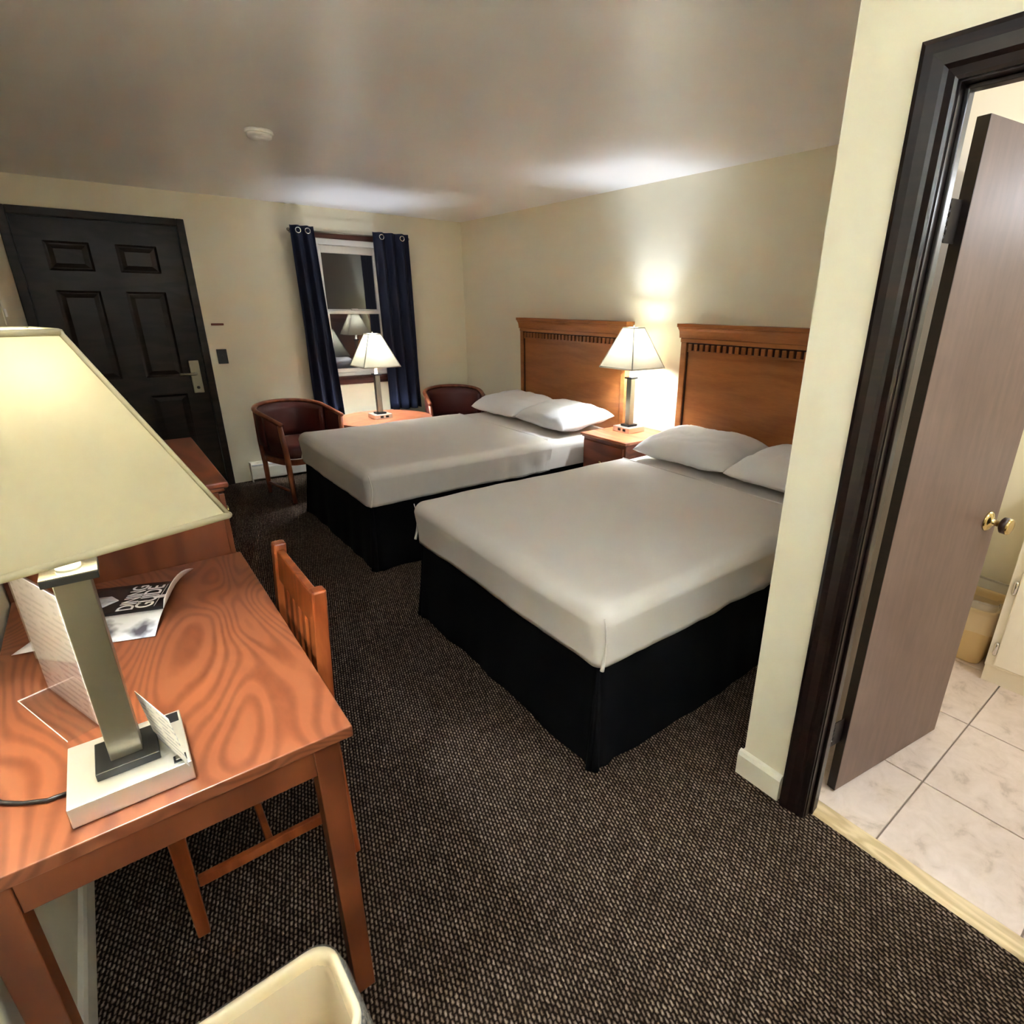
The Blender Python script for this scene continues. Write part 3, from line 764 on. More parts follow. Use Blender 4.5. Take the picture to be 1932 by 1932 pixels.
# ------------------------------------------------------------------ lamps
def quad_ring(h, z, rot):
    out = []
    for sx, sy in ((-1, -1), (1, -1), (1, 1), (-1, 1)):
        out.append(Vector((math.cos(rot)*sx*h-math.sin(rot)*sy*h, math.sin(rot)*sx*h+math.cos(rot)*sy*h, z)))
    return out
SB, ST, HB, HT = 0.451, 0.712, 0.160, 0.052
def table_lamp(label, loc, rot, srot, top_ports, bulb='bulb', bz=0.612, cut=0.9):
    t = thing('table_lamp', label, 'lamp', loc, rot, 'square-shade table lamps')
    base = box('base', -0.08, 0.08, -0.08, 0.08, 0.001, 0.038, 'basemetal', t, 0.0015)
    if not top_ports:
        for px in (-0.03, 0.018):
            box('outlet', px, px+0.028, -0.0812, -0.0797, 0.010, 0.028, 'black', base, 0.0006, 1)
    else:
        def pt(x, y):   # port positions are given in room directions
            return (math.cos(-rot)*x-math.sin(-rot)*y, math.sin(-rot)*x+math.cos(-rot)*y)
        a = pt(0.062, 0.060); box('outlet', a[0]-0.014, a[0]+0.014, a[1]-0.014, a[1]+0.014, 0.0378, 0.0395, 'black', base, 0.0006, 1)
        a = pt(0.066, -0.062); sw = box('power_switch', a[0]-0.009, a[0]+0.009, a[1]-0.009, a[1]+0.009, 0.0378, 0.0396, 'black', base, 0.0006, 1)
        box('rocker', a[0]-0.006, a[0]+0.006, a[1]-0.006, a[1]+0.006, 0.0396, 0.0425, 'nickel', sw, 0.001, 1)
    box('plinth', -0.042, 0.042, -0.042, 0.042, 0.038, 0.052, 'black', t, 0.001)
    box('post', -0.0215, 0.0215, -0.0215, 0.0215, 0.052, 0.371, 'nickel', t, 0.0012)
    box('cap_plate', -0.033, 0.033, -0.033, 0.033, 0.371, 0.383, 'black', t, 0.001)
    box('cap_face', -0.0328, 0.0328, -0.0328, 0.0328, 0.383, 0.3842, 'chrome', t)
    bm = bmesh.new(); add_lathe(bm, [(0, 0.384), (0.015, 0.384), (0.015, 0.389), (0.012, 0.390), (0.012, 0.440), (0.016, 0.442), (0.016, bz-0.108), (0.013, bz-0.068), (0, bz-0.067)], 20)
    obj('socket', bm, 'acrylic_neck', t, True)
    # bulb: frosted dome over an opaque collar; 'cut' is the angle below the equator where the collar begins
    am = [-cut+(PI/2+cut)*k/10 for k in range(11)]
    bm = bmesh.new(); add_lathe(bm, [(0.030*math.cos(a_), bz+0.032*math.sin(a_)) for a_ in am[:-1]]+[(0, bz+0.032)], 20); blb = obj('bulb', bm, bulb, t, True)
    bm = bmesh.new(); add_lathe(bm, [(0, bz-0.0665), (0.012, bz-0.066), (0.014, bz-0.045), (0.030*math.cos(cut)+0.0004, bz-0.032*math.sin(cut)-0.0003), (0, bz-0.032*math.sin(cut)-0.0003)], 20); obj('bulb_collar', bm, 'acrylic_neck', blb, True)
    bm = bmesh.new()
    for s in (-1, 1):
        add_tube(bm, [(s*0.014, 0, 0.445), (s*0.036, 0, 0.49), (s*0.046, 0, 0.56), (s*0.040, 0, 0.64), (s*0.014, 0, ST-0.012), (0, 0, ST-0.008)], 0.0015, 6)
    obj('harp', bm, 'nickel', t, True)
    # shade: four fabric panels, bound edges
    sr = srot-rot
    b_, t_ = quad_ring(HB, SB, sr), quad_ring(HT, ST, sr)
    bm = bmesh.new(); N = 8
    for i in range(4):
        j = (i+1) % 4; gr = {}
        for a in range(N+1):
            for c in range(N+1):
                lo_ = b_[i].lerp(b_[j], a/N); hi_ = t_[i].lerp(t_[j], a/N)
                gr[(a, c)] = bm.verts.new(lo_.lerp(hi_, c/N))
        for a in range(N):
            for c in range(N): bm.faces.new((gr[(a, c)], gr[(a+1, c)], gr[(a+1, c+1)], gr[(a, c+1)]))
    bmesh.ops.remove_doubles(bm, verts=bm.verts, dist=1e-5)
    SM = 'shade_desk' if top_ports else 'shade'
    sh = obj('lamp_shade', bm, SM, t)
    def band(A, B, rad, name):
        bm = bmesh.new(); add_tube(bm, [A, B], rad, 8, flat=1.0); obj(name, bm, SM, sh, True)
    for i in range(4):
        j = (i+1) % 4
        band(b_[i], b_[j], 0.0052, 'bottom_binding'); band(t_[i], t_[j], 0.0048, 'top_binding'); band(b_[i], t_[i], 0.0036, 'corner_binding')
    for s in (0, 1):
        bm = bmesh.new(); add_tube(bm, [(t_[s]+t_[(s+1) % 4])/2, (t_[s+2]+t_[(s+3) % 4])/2], 0.0014, 6); obj('spider_wire', bm, 'nickel', sh, True)
    bm = bmesh.new(); add_lathe(bm, [(0, ST-0.002), (0.006, ST), (0.003, ST+0.006), (0.007, ST+0.013), (0.004, ST+0.020), (0, ST+0.022)], 12); obj('finial', bm, 'nickel', t, True)
    return t
table_lamp('square-shade table lamp standing on the desk', (-0.094, 1.027, 0.75), PI/2, math.radians(18), True, 'bulb_desk', 0.640, 0.60)
table_lamp('square-shade table lamp on the nightstand between the beds', (2.915, 2.83, NZ), -PI/2, 0, False)
table_lamp('square-shade table lamp on the round table by the window', (1.880, 4.90, 0.55), 0, 0, False)

# ------------------------------------------------------------------ desk
DKX0, DKX1, DKY0, DKY1, DZT = XL+0.008, 0.235, 0.912, 1.926, 0.750
dk = thing('desk', 'cherry wood-grain writing desk against the left wall', 'desk', (0, (DKY0+DKY1)/2, 0))
cy = (DKY0+DKY1)/2
box('desk_top', DKX0, DKX1, DKY0-cy, DKY1-cy, DZT-0.024, DZT, 'cherry', dk, 0.002)
for yy in (DKY0+0.020, DKY1-0.042):
    box('apron', DKX0+0.056, DKX1-0.066, yy-cy, yy+0.018-cy, 0.655, DZT-0.0245, 'cherry_edge', dk, 0.001)
for xx in (DKX0+0.010, DKX1-0.042):
    box('apron', xx, xx+0.018, DKY0+0.068-cy, DKY1-0.068-cy, 0.655, DZT-0.0245, 'cherry_edge', dk, 0.001)
for sx in (0, 1):
    for sy in (0, 1):
        bm = bmesh.new()
        xt = (DKX0+0.032) if sx == 0 else (DKX1-0.047); yt = (DKY0+0.042) if sy == 0 else (DKY1-0.042)
        add_taper(bm, (xt, yt-cy, 0.001), (0.021, 0.021), (xt, yt-cy, DZT-0.0245), (0.0235, 0.0255), 0.002)
        obj('leg', bm, 'cherry_edge', dk)

# ------------------------------------------------------------------ dresser beyond the desk
DRX0, DRX1, DRY0, DRY1, DRZ = XL+0.004, 0.228, 1.934, 2.700, 0.982
dr = thing('dresser', 'tall reddish wooden dresser standing beyond the desk', 'dresser', ((DRX0+DRX1)/2, (DRY0+DRY1)/2, 0))
hx, hy = (DRX1-DRX0)/2, (DRY1-DRY0)/2
box('body', -hx, hx-0.018, -hy, hy, 0.06, DRZ-0.030, 'cherry_edge', dr, 0.002)
box('plinth', -hx+0.02, hx-0.03, -hy+0.02, hy-0.02, 0.001, 0.06, 'cherry_edge', dr)
tp = box('top', -hx, hx+0.012, -hy-0.004, hy+0.012, DRZ-0.018, DRZ, 'nightwood', dr, 0.004)
box('moulding', -hx, hx, -hy+0.002, hy, DRZ-0.030, DRZ-0.018, 'cherry_edge', tp, 0.003)
for k in range(4):
    z0 = 0.085+k*0.216
    d = box('drawer', hx-0.0175, hx-0.001, -hy+0.02, hy-0.02, z0, z0+0.208, 'cherry_edge', dr, 0.003)
    for s in (-0.2, 0.2):
        bm = bmesh.new(); add_lathe(bm, [(0, 0), (0.006, 0), (0.006, 0.012), (0.014, 0.016), (0.014, 0.022), (0, 0.024)], 16, M=Matrix.Translation((hx-0.001, s, z0+0.104)) @ Matrix.Rotation(PI/2, 4, 'Y'))
        obj('knob', bm, 'brass', d, True)

# ------------------------------------------------------------------ desk chair, pushed in, facing the wall
ch = thing('desk_chair', 'wooden slat-back chair pushed in at the desk', 'chair', (0.285, 1.492, 0))
CW = 0.200
def post_path(y, top):
    return [(0.006, y, 0.001), (-0.004, y, 0.25), (-0.006, y, 0.45), (0.004, y, 0.66), (0.018, y, top)]
def add_bar(bm, pts, hx, hy, bev=0.004):
    b2 = bmesh.new(); rings = []
    for p in pts:
        rings.append([b2.verts.new((p[0]+sx*hx, p[1]+sy*hy, p[2])) for sx, sy in ((-1, -1), (1, -1), (1, 1), (-1, 1))])
    for A, B in zip(rings, rings[1:]):
        for k in range(4): b2.faces.new((A[k], A[(k+1) % 4], B[(k+1) % 4], B[k]))
    b2.faces.new(rings[0][::-1]); b2.faces.new(rings[-1])
    es = [e for e in b2.edges if abs((e.verts[0].co-e.verts[1].co).z) > 0.05 or e.verts[0].co.z > pts[-1][2]-1e-4 and e.verts[1].co.z > pts[-1][2]-1e-4]
    if bev: bmesh.ops.bevel(b2, geom=es, offset=bev, segments=2, profile=0.5, affect='EDGES')
    merge(bm, b2)
for s in (-1, 1):
    bm = bmesh.new(); add_bar(bm, post_path(s*(CW-0.018), 0.852), 0.0175, 0.018, 0.006); obj('back_leg', bm, 'chairwood', ch)
bm = bmesh.new(); add_bar(bm, [(0.0095, 0, 0.745), (0.0165, 0, 0.832)], 0.010, CW-0.0365, 0.003); obj('top_rail', bm, 'chairwood', ch)
bm = bmesh.new(); add_bar(bm, [(-0.005, 0, 0.50), (-0.001, 0, 0.545)], 0.009, CW-0.0365, 0.003); obj('lower_rail', bm, 'chairwood', ch)
for k in range(5):
    yv = -0.118+k*0.059
    bm = bmesh.new(); add_bar(bm, [(-0.001, yv, 0.545), (0.004, yv, 0.66), (0.0098, yv, 0.745)], 0.006, 0.015, 0.002); obj('slat', bm, 'chairwood', ch)
box('seat', -0.40, -0.012, -CW, CW, 0.430, 0.462, 'chairwood', ch, 0.010, 3)
for s in (-1, 1):
    bm = bmesh.new(); add_taper(bm, (-0.372, s*(CW-0.022), 0.001), (0.014, 0.014), (-0.372, s*(CW-0.022), 0.4295), (0.019, 0.019), 0.003); obj('front_leg', bm, 'chairwood', ch)
    box('stretcher', -0.354, -0.021, s*(CW-0.022)-0.008, s*(CW-0.022)+0.008, 0.150, 0.180, 'chairwood', ch, 0.003)
    box('seat_rail', -0.353, -0.024, s*(CW-0.022)-0.009, s*(CW-0.022)+0.009, 0.375, 0.4295, 'chairwood', ch, 0.002)
box('stretcher', -0.199, -0.181, -CW+0.031, CW-0.031, 0.156, 0.176, 'chairwood', ch, 0.003)
box('seat_rail', -0.381, -0.363, -CW+0.042, CW-0.042, 0.375, 0.4295, 'chairwood', ch, 0.002)

# ------------------------------------------------------------------ things on the desk
# acrylic sign holder with notice
A0, A1 = Vector((-0.218, 1.400, 0)), Vector((-0.141, 1.201, 0))
ang = math.atan2((A1-A0).y, (A1-A0).x)
sg = thing('sign_holder', 'clear acrylic stand with a printed white notice on the desk', 'sign', ((A0.x+A1.x)/2, (A0.y+A1.y)/2, DZT+0.001), ang)
HLW = 0.108
bm = bmesh.new(); add_box(bm, -HLW, HLW, 0.000, 0.002, 0, 0.276, 0.0005, 1); obj('front_panel', bm, 'acrylic', sg)
bm = bmesh.new(); add_box(bm, -HLW, HLW, 0.0045, 0.0065, 0, 0.276, 0.0005, 1); obj('back_panel', bm, 'acrylic', sg)
bm = bmesh.new(); add_box(bm, -HLW, HLW, -0.045, -0.0005, 0, 0.0022, 0.0005, 1); ft = obj('foot', bm, 'acrylic', sg)
MAT['edge'] = plain('acrylic_edge', C(236, 214, 200), 0.2)
for q in ((-HLW, HLW, -0.0462, -0.0450), ):
    bm = bmesh.new(); add_box(bm, q[0], q[1], q[2], q[3], 0, 0.0024); obj('polished_edge', bm, 'edge', ft)
bm = bmesh.new(); add_box(bm, -HLW-0.0012, -HLW, -0.0462, 0, 0, 0.0024); obj('polished_edge', bm, 'edge', ft)
box('notice', -HLW+0.001, HLW-0.001, 0.0026, 0.0034, 0.003, 0.274, 'notice', sg)

# dining leaflet: tented cover, photo panel, curling end flap
lf = thing('leaflet', 'black and white dining guide leaflet lying on the desk', 'leaflet', (-0.10, 1.66, DZT+0.001))
def sheet_grid(name, f, nu, nv, mat, parent, thick=0.0006):
    bm = bmesh.new(); g = {}
    for i in range(nu+1):
        for j in range(nv+1): g[(i, j)] = bm.verts.new(f(i/nu, j/nv))
    for i in range(nu):
        for j in range(nv): bm.faces.new((g[(i, j)], g[(i+1, j)], g[(i+1, j+1)], g[(i, j+1)]))
    o = obj(name, bm, mat, parent, True)
    md = o.modifiers.new('thickness', 'SOLIDIFY'); md.thickness = thick; md.offset = 0
    return o
def L(x, y, z): return Vector((x+0.10, y-1.66, z-DZT-0.001))
P00, P10 = L(-0.200, 1.660, 0.775), L(0.003, 1.590, 0.775)      # crease, left and right
P01, P11 = L(-0.140, 1.880, 0.7525), L(0.050, 1.805, 0.7525)      # back edge
Q00, Q10 = L(-0.225, 1.570, 0.7525), L(-0.026, 1.500, 0.7525)     # front edge
def bil(a, b_, c, d, u, v): return a.lerp(b_, u).lerp(c.lerp(d, u), v)
sheet_grid('cover', lambda u, v: bil(P00, P10, P01, P11, u, v), 8, 8, 'paperblack', lf)
sheet_grid('photo_panel', lambda u, v: bil(Q00, Q10, P00, P10, u, v)+Vector((0, 0, 0.004*math.sin(PI*v))), 8, 6, 'greyphoto', lf)
def flap(u, v):
    p = P10.lerp(P11, v)
    return p+Vector((0.046*u*(0.12+0.88*v), 0.012*u, 0.045*u*math.sin(PI*min(1, 0.15+0.7*v))))
sheet_grid('end_flap', flap, 6, 8, 'paper', lf)
sheet_grid('left_flap', lambda u, v: bil(L(-0.285, 1.600, 0.753), L(-0.215, 1.575, 0.758), L(-0.225, 1.690, 0.753), L(-0.185, 1.665, 0.765), u, v), 4, 4, 'paper', lf)
# lettering along the cover, reading away from the viewer
ex = (P01-P00).normalized(); eu = (P00-P10).normalized(); en = ex.cross(eu)
if en.z < 0: en = -en
def TM(u, v, lift=0.0012):
    o_ = bil(P00, P10, P01, P11, u, v)+en*lift
    M4 = Matrix.Identity(4)
    for r_ in range(3): M4[r_][0], M4[r_][1], M4[r_][2], M4[r_][3] = ex[r_], eu[r_], en[r_], o_[r_]
    return M4
text_obj('lettering', 'DINING', 0.052, TM(0.665, 0.10), 'paper', lf)
text_obj('lettering', 'GUIDE', 0.056, TM(0.855, 0.12), 'paper', lf)
bm = bmesh.new(); add_box(bm, 0.0, 0.165, -0.0006, 0.0006, 0, 0.0005, M=TM(0.885, 0.12)); obj('spoon_handle', bm, 'paper', lf)
bm = bmesh.new(); add_lathe(bm, [(0, 0), (1, 0), (1, 0.02), (0, 0.02)], 20, M=TM(0.915, 0.44) @ Matrix.Diagonal((0.011, 0.020, 0.02, 1))); obj('spoon_print', bm, 'paper', lf)
sheet_grid('plate_print', lambda u, v: bil(P00, P10, P01, P11, 0.05+0.40*u*(1-0.6*abs(v-0.5)), 0.30+0.35*v)+en*0.001, 4, 4, 'greyphoto', lf)

# small card leaning on the lamp
cd_ = thing('rate_card', 'small white printed card leaning on the desk lamp', 'card', (-0.036, 0.990, DZT+0.040), math.atan2(0.935-1.05, -0.040+0.076))
bm = bmesh.new(); add_box(bm, -0.060, 0.060, -0.0005, 0.0005, 0, 0.102, M=Matrix.Rotation(math.radians(6), 4, 'X')); obj('card_sheet', bm, 'card', cd_)

# lamp cord on the desk
bm = bmesh.new()
pts = []
ctrl = [(-0.176, 1.035, 0.7545), (-0.205, 1.036, 0.7545), (-0.235, 1.052, 0.7545), (-0.262, 1.075, 0.7545), (-0.285, 1.12, 0.7545), (-0.300, 1.19, 0.7545)]
add_tube(bm, [Vector(c_)-Vector((-0.235, 1.05, 0.75)) for c_ in ctrl], 0.0032, 8)
tag(obj('lamp_cord', bm, 'black', None, True, (-0.235, 1.05, 0.75)), 'thin black power cord lying on the desk beside the lamp', 'cord')

# ------------------------------------------------------------------ waste bins
def rr_ring(hx, hy, r, z, n=6):
    out = []
    for cx_, cy_, a0 in ((hx-r, hy-r, 0), (-hx+r, hy-r, PI/2), (-hx+r, -hy+r, PI), (hx-r, -hy+r, 3*PI/2)):
        for k in range(n+1):
            a = a0+PI/2*k/n; out.append(Vector((cx_+r*math.cos(a), cy_+r*math.sin(a), z)))
    return out
def add_rings(bm, rings, cap0=False, cap1=False):
    vr = [[bm.verts.new(p) for p in R_] for R_ in rings]
    for A, B in zip(vr, vr[1:]):
        n = len(A)
        for k in range(n): bm.faces.new((A[k], A[(k+1) % n], B[(k+1) % n], B[k]))
    if cap0: bm.faces.new(vr[0][::-1])
    if cap1: bm.faces.new(vr[-1])
def waste_bin(label, loc, hx, hy, h, rotz, mat, film_up, seed):
    t = thing('waste_bin', label, 'bin', loc, rotz)
    k = 0.80; th = 0.003
    bm = bmesh.new()
    add_rings(bm, [rr_ring(hx*k, hy*k, 0.035, 0.001), rr_ring(hx*k+0.004, hy*k+0.004, 0.037, 0.008), rr_ring(hx*0.985, hy*0.985, 0.045, h-0.02), rr_ring(hx*0.99, hy*0.99, 0.045, h-0.012),
                   rr_ring(hx, hy, 0.047, h-0.010), rr_ring(hx, hy, 0.047, h), rr_ring(hx-0.003, hy-0.003, 0.045, h+0.003), rr_ring(hx-0.009, hy-0.009, 0.040, h+0.003), rr_ring(hx-0.013, hy-0.013, 0.038, h-0.001), rr_ring(hx*0.985-th-0.010, hy*0.985-th-0.010, 0.037, h-0.016), rr_ring(hx*k-th, hy*k-th, 0.032, 0.006)], True, True)
    obj('bucket', bm, mat, t, True)
    # thin liner: inside, over the rim, hanging outside
    bm = bmesh.new()
    def wob(R_, a, s):
        return [p+Vector((a*noise3(p.x*30+seed, p.y*30, s), a*noise3(p.x*30, p.y*30+seed, s+3), a*1.4*noise3(p.x*22+seed, p.y*22, s+7))) for p in R_]
    rings = [wob(rr_ring(hx*k*0.9, hy*k*0.9, 0.03, 0.03, 10), 0.004, 1), wob(rr_ring(hx-0.022, hy-0.022, 0.036, h-0.06, 10), 0.006, 2), rr_ring(hx-0.008, hy-0.008, 0.042, h+0.001, 10)]
    if film_up > 0:
        rings += [wob(rr_ring(hx+0.004, hy+0.004, 0.05, h+film_up*0.5, 10), 0.010, 4), wob(rr_ring(hx+0.012, hy+0.012, 0.055, h+film_up, 10), 0.014, 5), wob(rr_ring(hx+0.012, hy+0.012, 0.055, h+0.01, 10), 0.008, 6)]
    rings += [rr_ring(hx+0.002, hy+0.002, 0.048, h+0.002, 10), wob(rr_ring(hx+0.012, hy+0.012, 0.055, h-0.045, 10), 0.008, 8), wob(rr_ring(hx+0.016, hy+0.016, 0.058, h-0.10, 10), 0.010, 9)]
    add_rings(bm, rings)
    obj('liner', bm, 'film', t, True)
    return t
waste_bin('ivory plastic waste bin with clear liner on the carpet by the desk', (-0.012, 0.785, 0), 0.142, 0.100, 0.295, 0.03, 'ivory', 0.0, 2.0)
waste_bin('beige waste bin with clear liner on the bathroom tiles', (2.905, 0.560, 0.003), 0.135, 0.100, 0.27, 0.0, 'beige', 0.055, 6.0)

# ------------------------------------------------------------------ bathroom vanity
VX = 2.69
vn = thing('vanity_cabinet', 'white painted vanity cabinet inside the bathroom', 'cabinet', (VX, 0.0, 0.003))
box('body', 0.0, XR-VX-0.004, -0.75, 0.437, 0.082, 0.80, 'vanity', vn, 0.002)
box('toe_kick', 0.018, XR-VX-0.004, -0.75, 0.437, 0.0, 0.082, 'vanity', vn)
box('countertop', -0.02, XR-VX-0.004, -0.77, 0.457, 0.8005, 0.835, 'porcelain', vn, 0.006)
for y0, y1 in ((0.005, 0.405), (-0.40, -0.005)):
    d = box('door', -0.018, -0.0005, y0, y1, 0.10, 0.53, 'vanity', vn, 0.004)
    bm = bmesh.new(); rings = []
    for dd_, xx in ((0.05, -0.0182), (0.058, -0.013), (0.066, -0.013), (0.085, -0.0178)):
        rings.append([Vector((xx, a, c)) for a, c in ((y0+dd_, 0.10+dd_), (y1-dd_, 0.10+dd_), (y1-dd_, 0.53-dd_), (y0+dd_, 0.53-dd_))])
    add_rings(bm, rings, False, True); obj('raised_panel', bm, 'vanity', d)
    ye = y1 if y1 > 0.2 else y0
    for hz in (0.174, 0.457):
        s = 1 if y1 > 0.2 else -1
        bm = bmesh.new(); add_tube(bm, [(-0.014, ye+s*0.008, hz-0.030), (-0.014, ye+s*0.008, hz-0.022), (-0.014, ye+s*0.008, hz+0.022), (-0.014, ye+s*0.008, hz+0.030)], [0.005, 0.0085, 0.0085, 0.005], 12)
        obj('hinge', bm, 'chrome', d, True)
box('drawer', -0.018, -0.0005, -0.40, 0.405, 0.55, 0.775, 'vanity', vn, 0.004)

# bathroom ceiling globe (above the doorway's line of sight)
gl = thing('ceiling_light', 'round white ceiling light in the bathroom', 'light', (1.95, -0.70, ZC))
bm = bmesh.new(); add_lathe(bm, [(0, -0.001), (0.13, -0.001), (0.135, -0.02), (0.12, -0.024), (0, -0.024)], 32); obj('canopy', bm, 'vinyl', gl, True)
bm = bmesh.new(); add_lathe(bm, [(0.118, -0.025), (0.12, -0.035), (0.10, -0.075), (0.06, -0.098), (0, -0.105)], 32); obj('diffuser', bm, 'globe', gl, True)

vl = thing('vanity_light', 'chrome bar with three round bulbs over the bathroom vanity', 'light', (XR, -0.10, 1.95))
box('back_plate', -0.022, -0.0005, -0.32, 0.32, -0.05, 0.05, 'chrome', vl, 0.004)
for k in (-1, 0, 1):
    bm = bmesh.new(); add_tube(bm, [(-0.022, k*0.2, 0), (-0.045, k*0.2, 0)], 0.020, 12); obj('socket', bm, 'chrome', vl, True)
    bm = bmesh.new(); add_lathe(bm, [(0.0 if q in (0, 10) else 0.045*math.sin(PI*q/10), -0.045*math.cos(PI*q/10)) for q in range(11)], 20, (-0.091, k*0.2, 0)); obj('globe', bm, 'globe_bath', vl, True)
mr = thing('bathroom_mirror', 'plain frameless mirror above the bathroom vanity', 'mirror', (XR, -0.10, 1.35))
box('mirror_glass', -0.008, -0.0005, -0.45, 0.45, -0.40, 0.45, 'mirror', mr, 0.001)
# bowl uplighters added out of view to lift the room's light
for ux, uy, ur, ulab in ((XL, -0.50, -PI/2, 'white bowl fill light added on the left wall behind the viewpoint'), (0.60, YF, 0, 'white bowl fill light added on the end wall behind the viewpoint')):
    wl = thing('fill_uplighter', ulab, 'light', (ux, uy, 1.88), ur)
    box('back_plate', -0.04, 0.04, 0.0005, 0.018, -0.14, 0.02, 'chrome', wl, 0.004)
    bm = bmesh.new(); add_tube(bm, [(0, 0.018, -0.10), (0, 0.07, -0.105), (0, 0.13, -0.085)], 0.010, 10); obj('arm', bm, 'chrome', wl, True)
    bm = bmesh.new()
    add_lathe(bm, [(0, -0.08), (0.05, -0.074), (0.09, -0.05), (0.115, -0.012), (0.12, 0.012), (0.116, 0.012), (0.11, -0.012), (0.086, -0.046), (0.048, -0.069), (0, -0.075)], 28, (0, 0.13, 0)); obj('bowl', bm, 'porcelain', wl, True)
    bm = bmesh.new(); add_lathe(bm, [(0.0 if q in (0, 10) else 0.036*math.sin(PI*q/10), -0.036*math.cos(PI*q/10)) for q in range(11)], 20, (0, 0.13, -0.020)); obj('bulb', bm, 'bulb_fill', wl, True)

# ------------------------------------------------------------------ seating corner by the window
rtb = thing('round_table', 'low round wooden table in front of the window', 'table', (1.908, 4.88, 0))
bm = bmesh.new(); add_lathe(bm, [(0, 0.522), (0.405, 0.522), (0.418, 0.528), (0.420, 0.540), (0.414, 0.549), (0, 0.5495)], 64); obj('table_top', bm, 'tabletop', rtb, False)
bm = bmesh.new(); add_lathe(bm, [(0.0, 0.05), (0.05, 0.05), (0.045, 0.12), (0.035, 0.3), (0.05, 0.48), (0.12, 0.5215), (0, 0.5215)], 32); obj('pedestal', bm, 'armwood', rtb, True)
for k in range(4):
    a = PI/4+k*PI/2
    bm = bmesh.new(); add_tube(bm, [(0.03*math.cos(a), 0.03*math.sin(a), 0.09), (0.16*math.cos(a), 0.16*math.sin(a), 0.065), (0.29*math.cos(a), 0.29*math.sin(a), 0.020)], [0.028, 0.022, 0.018], 10); obj('foot', bm, 'armwood', rtb, True)

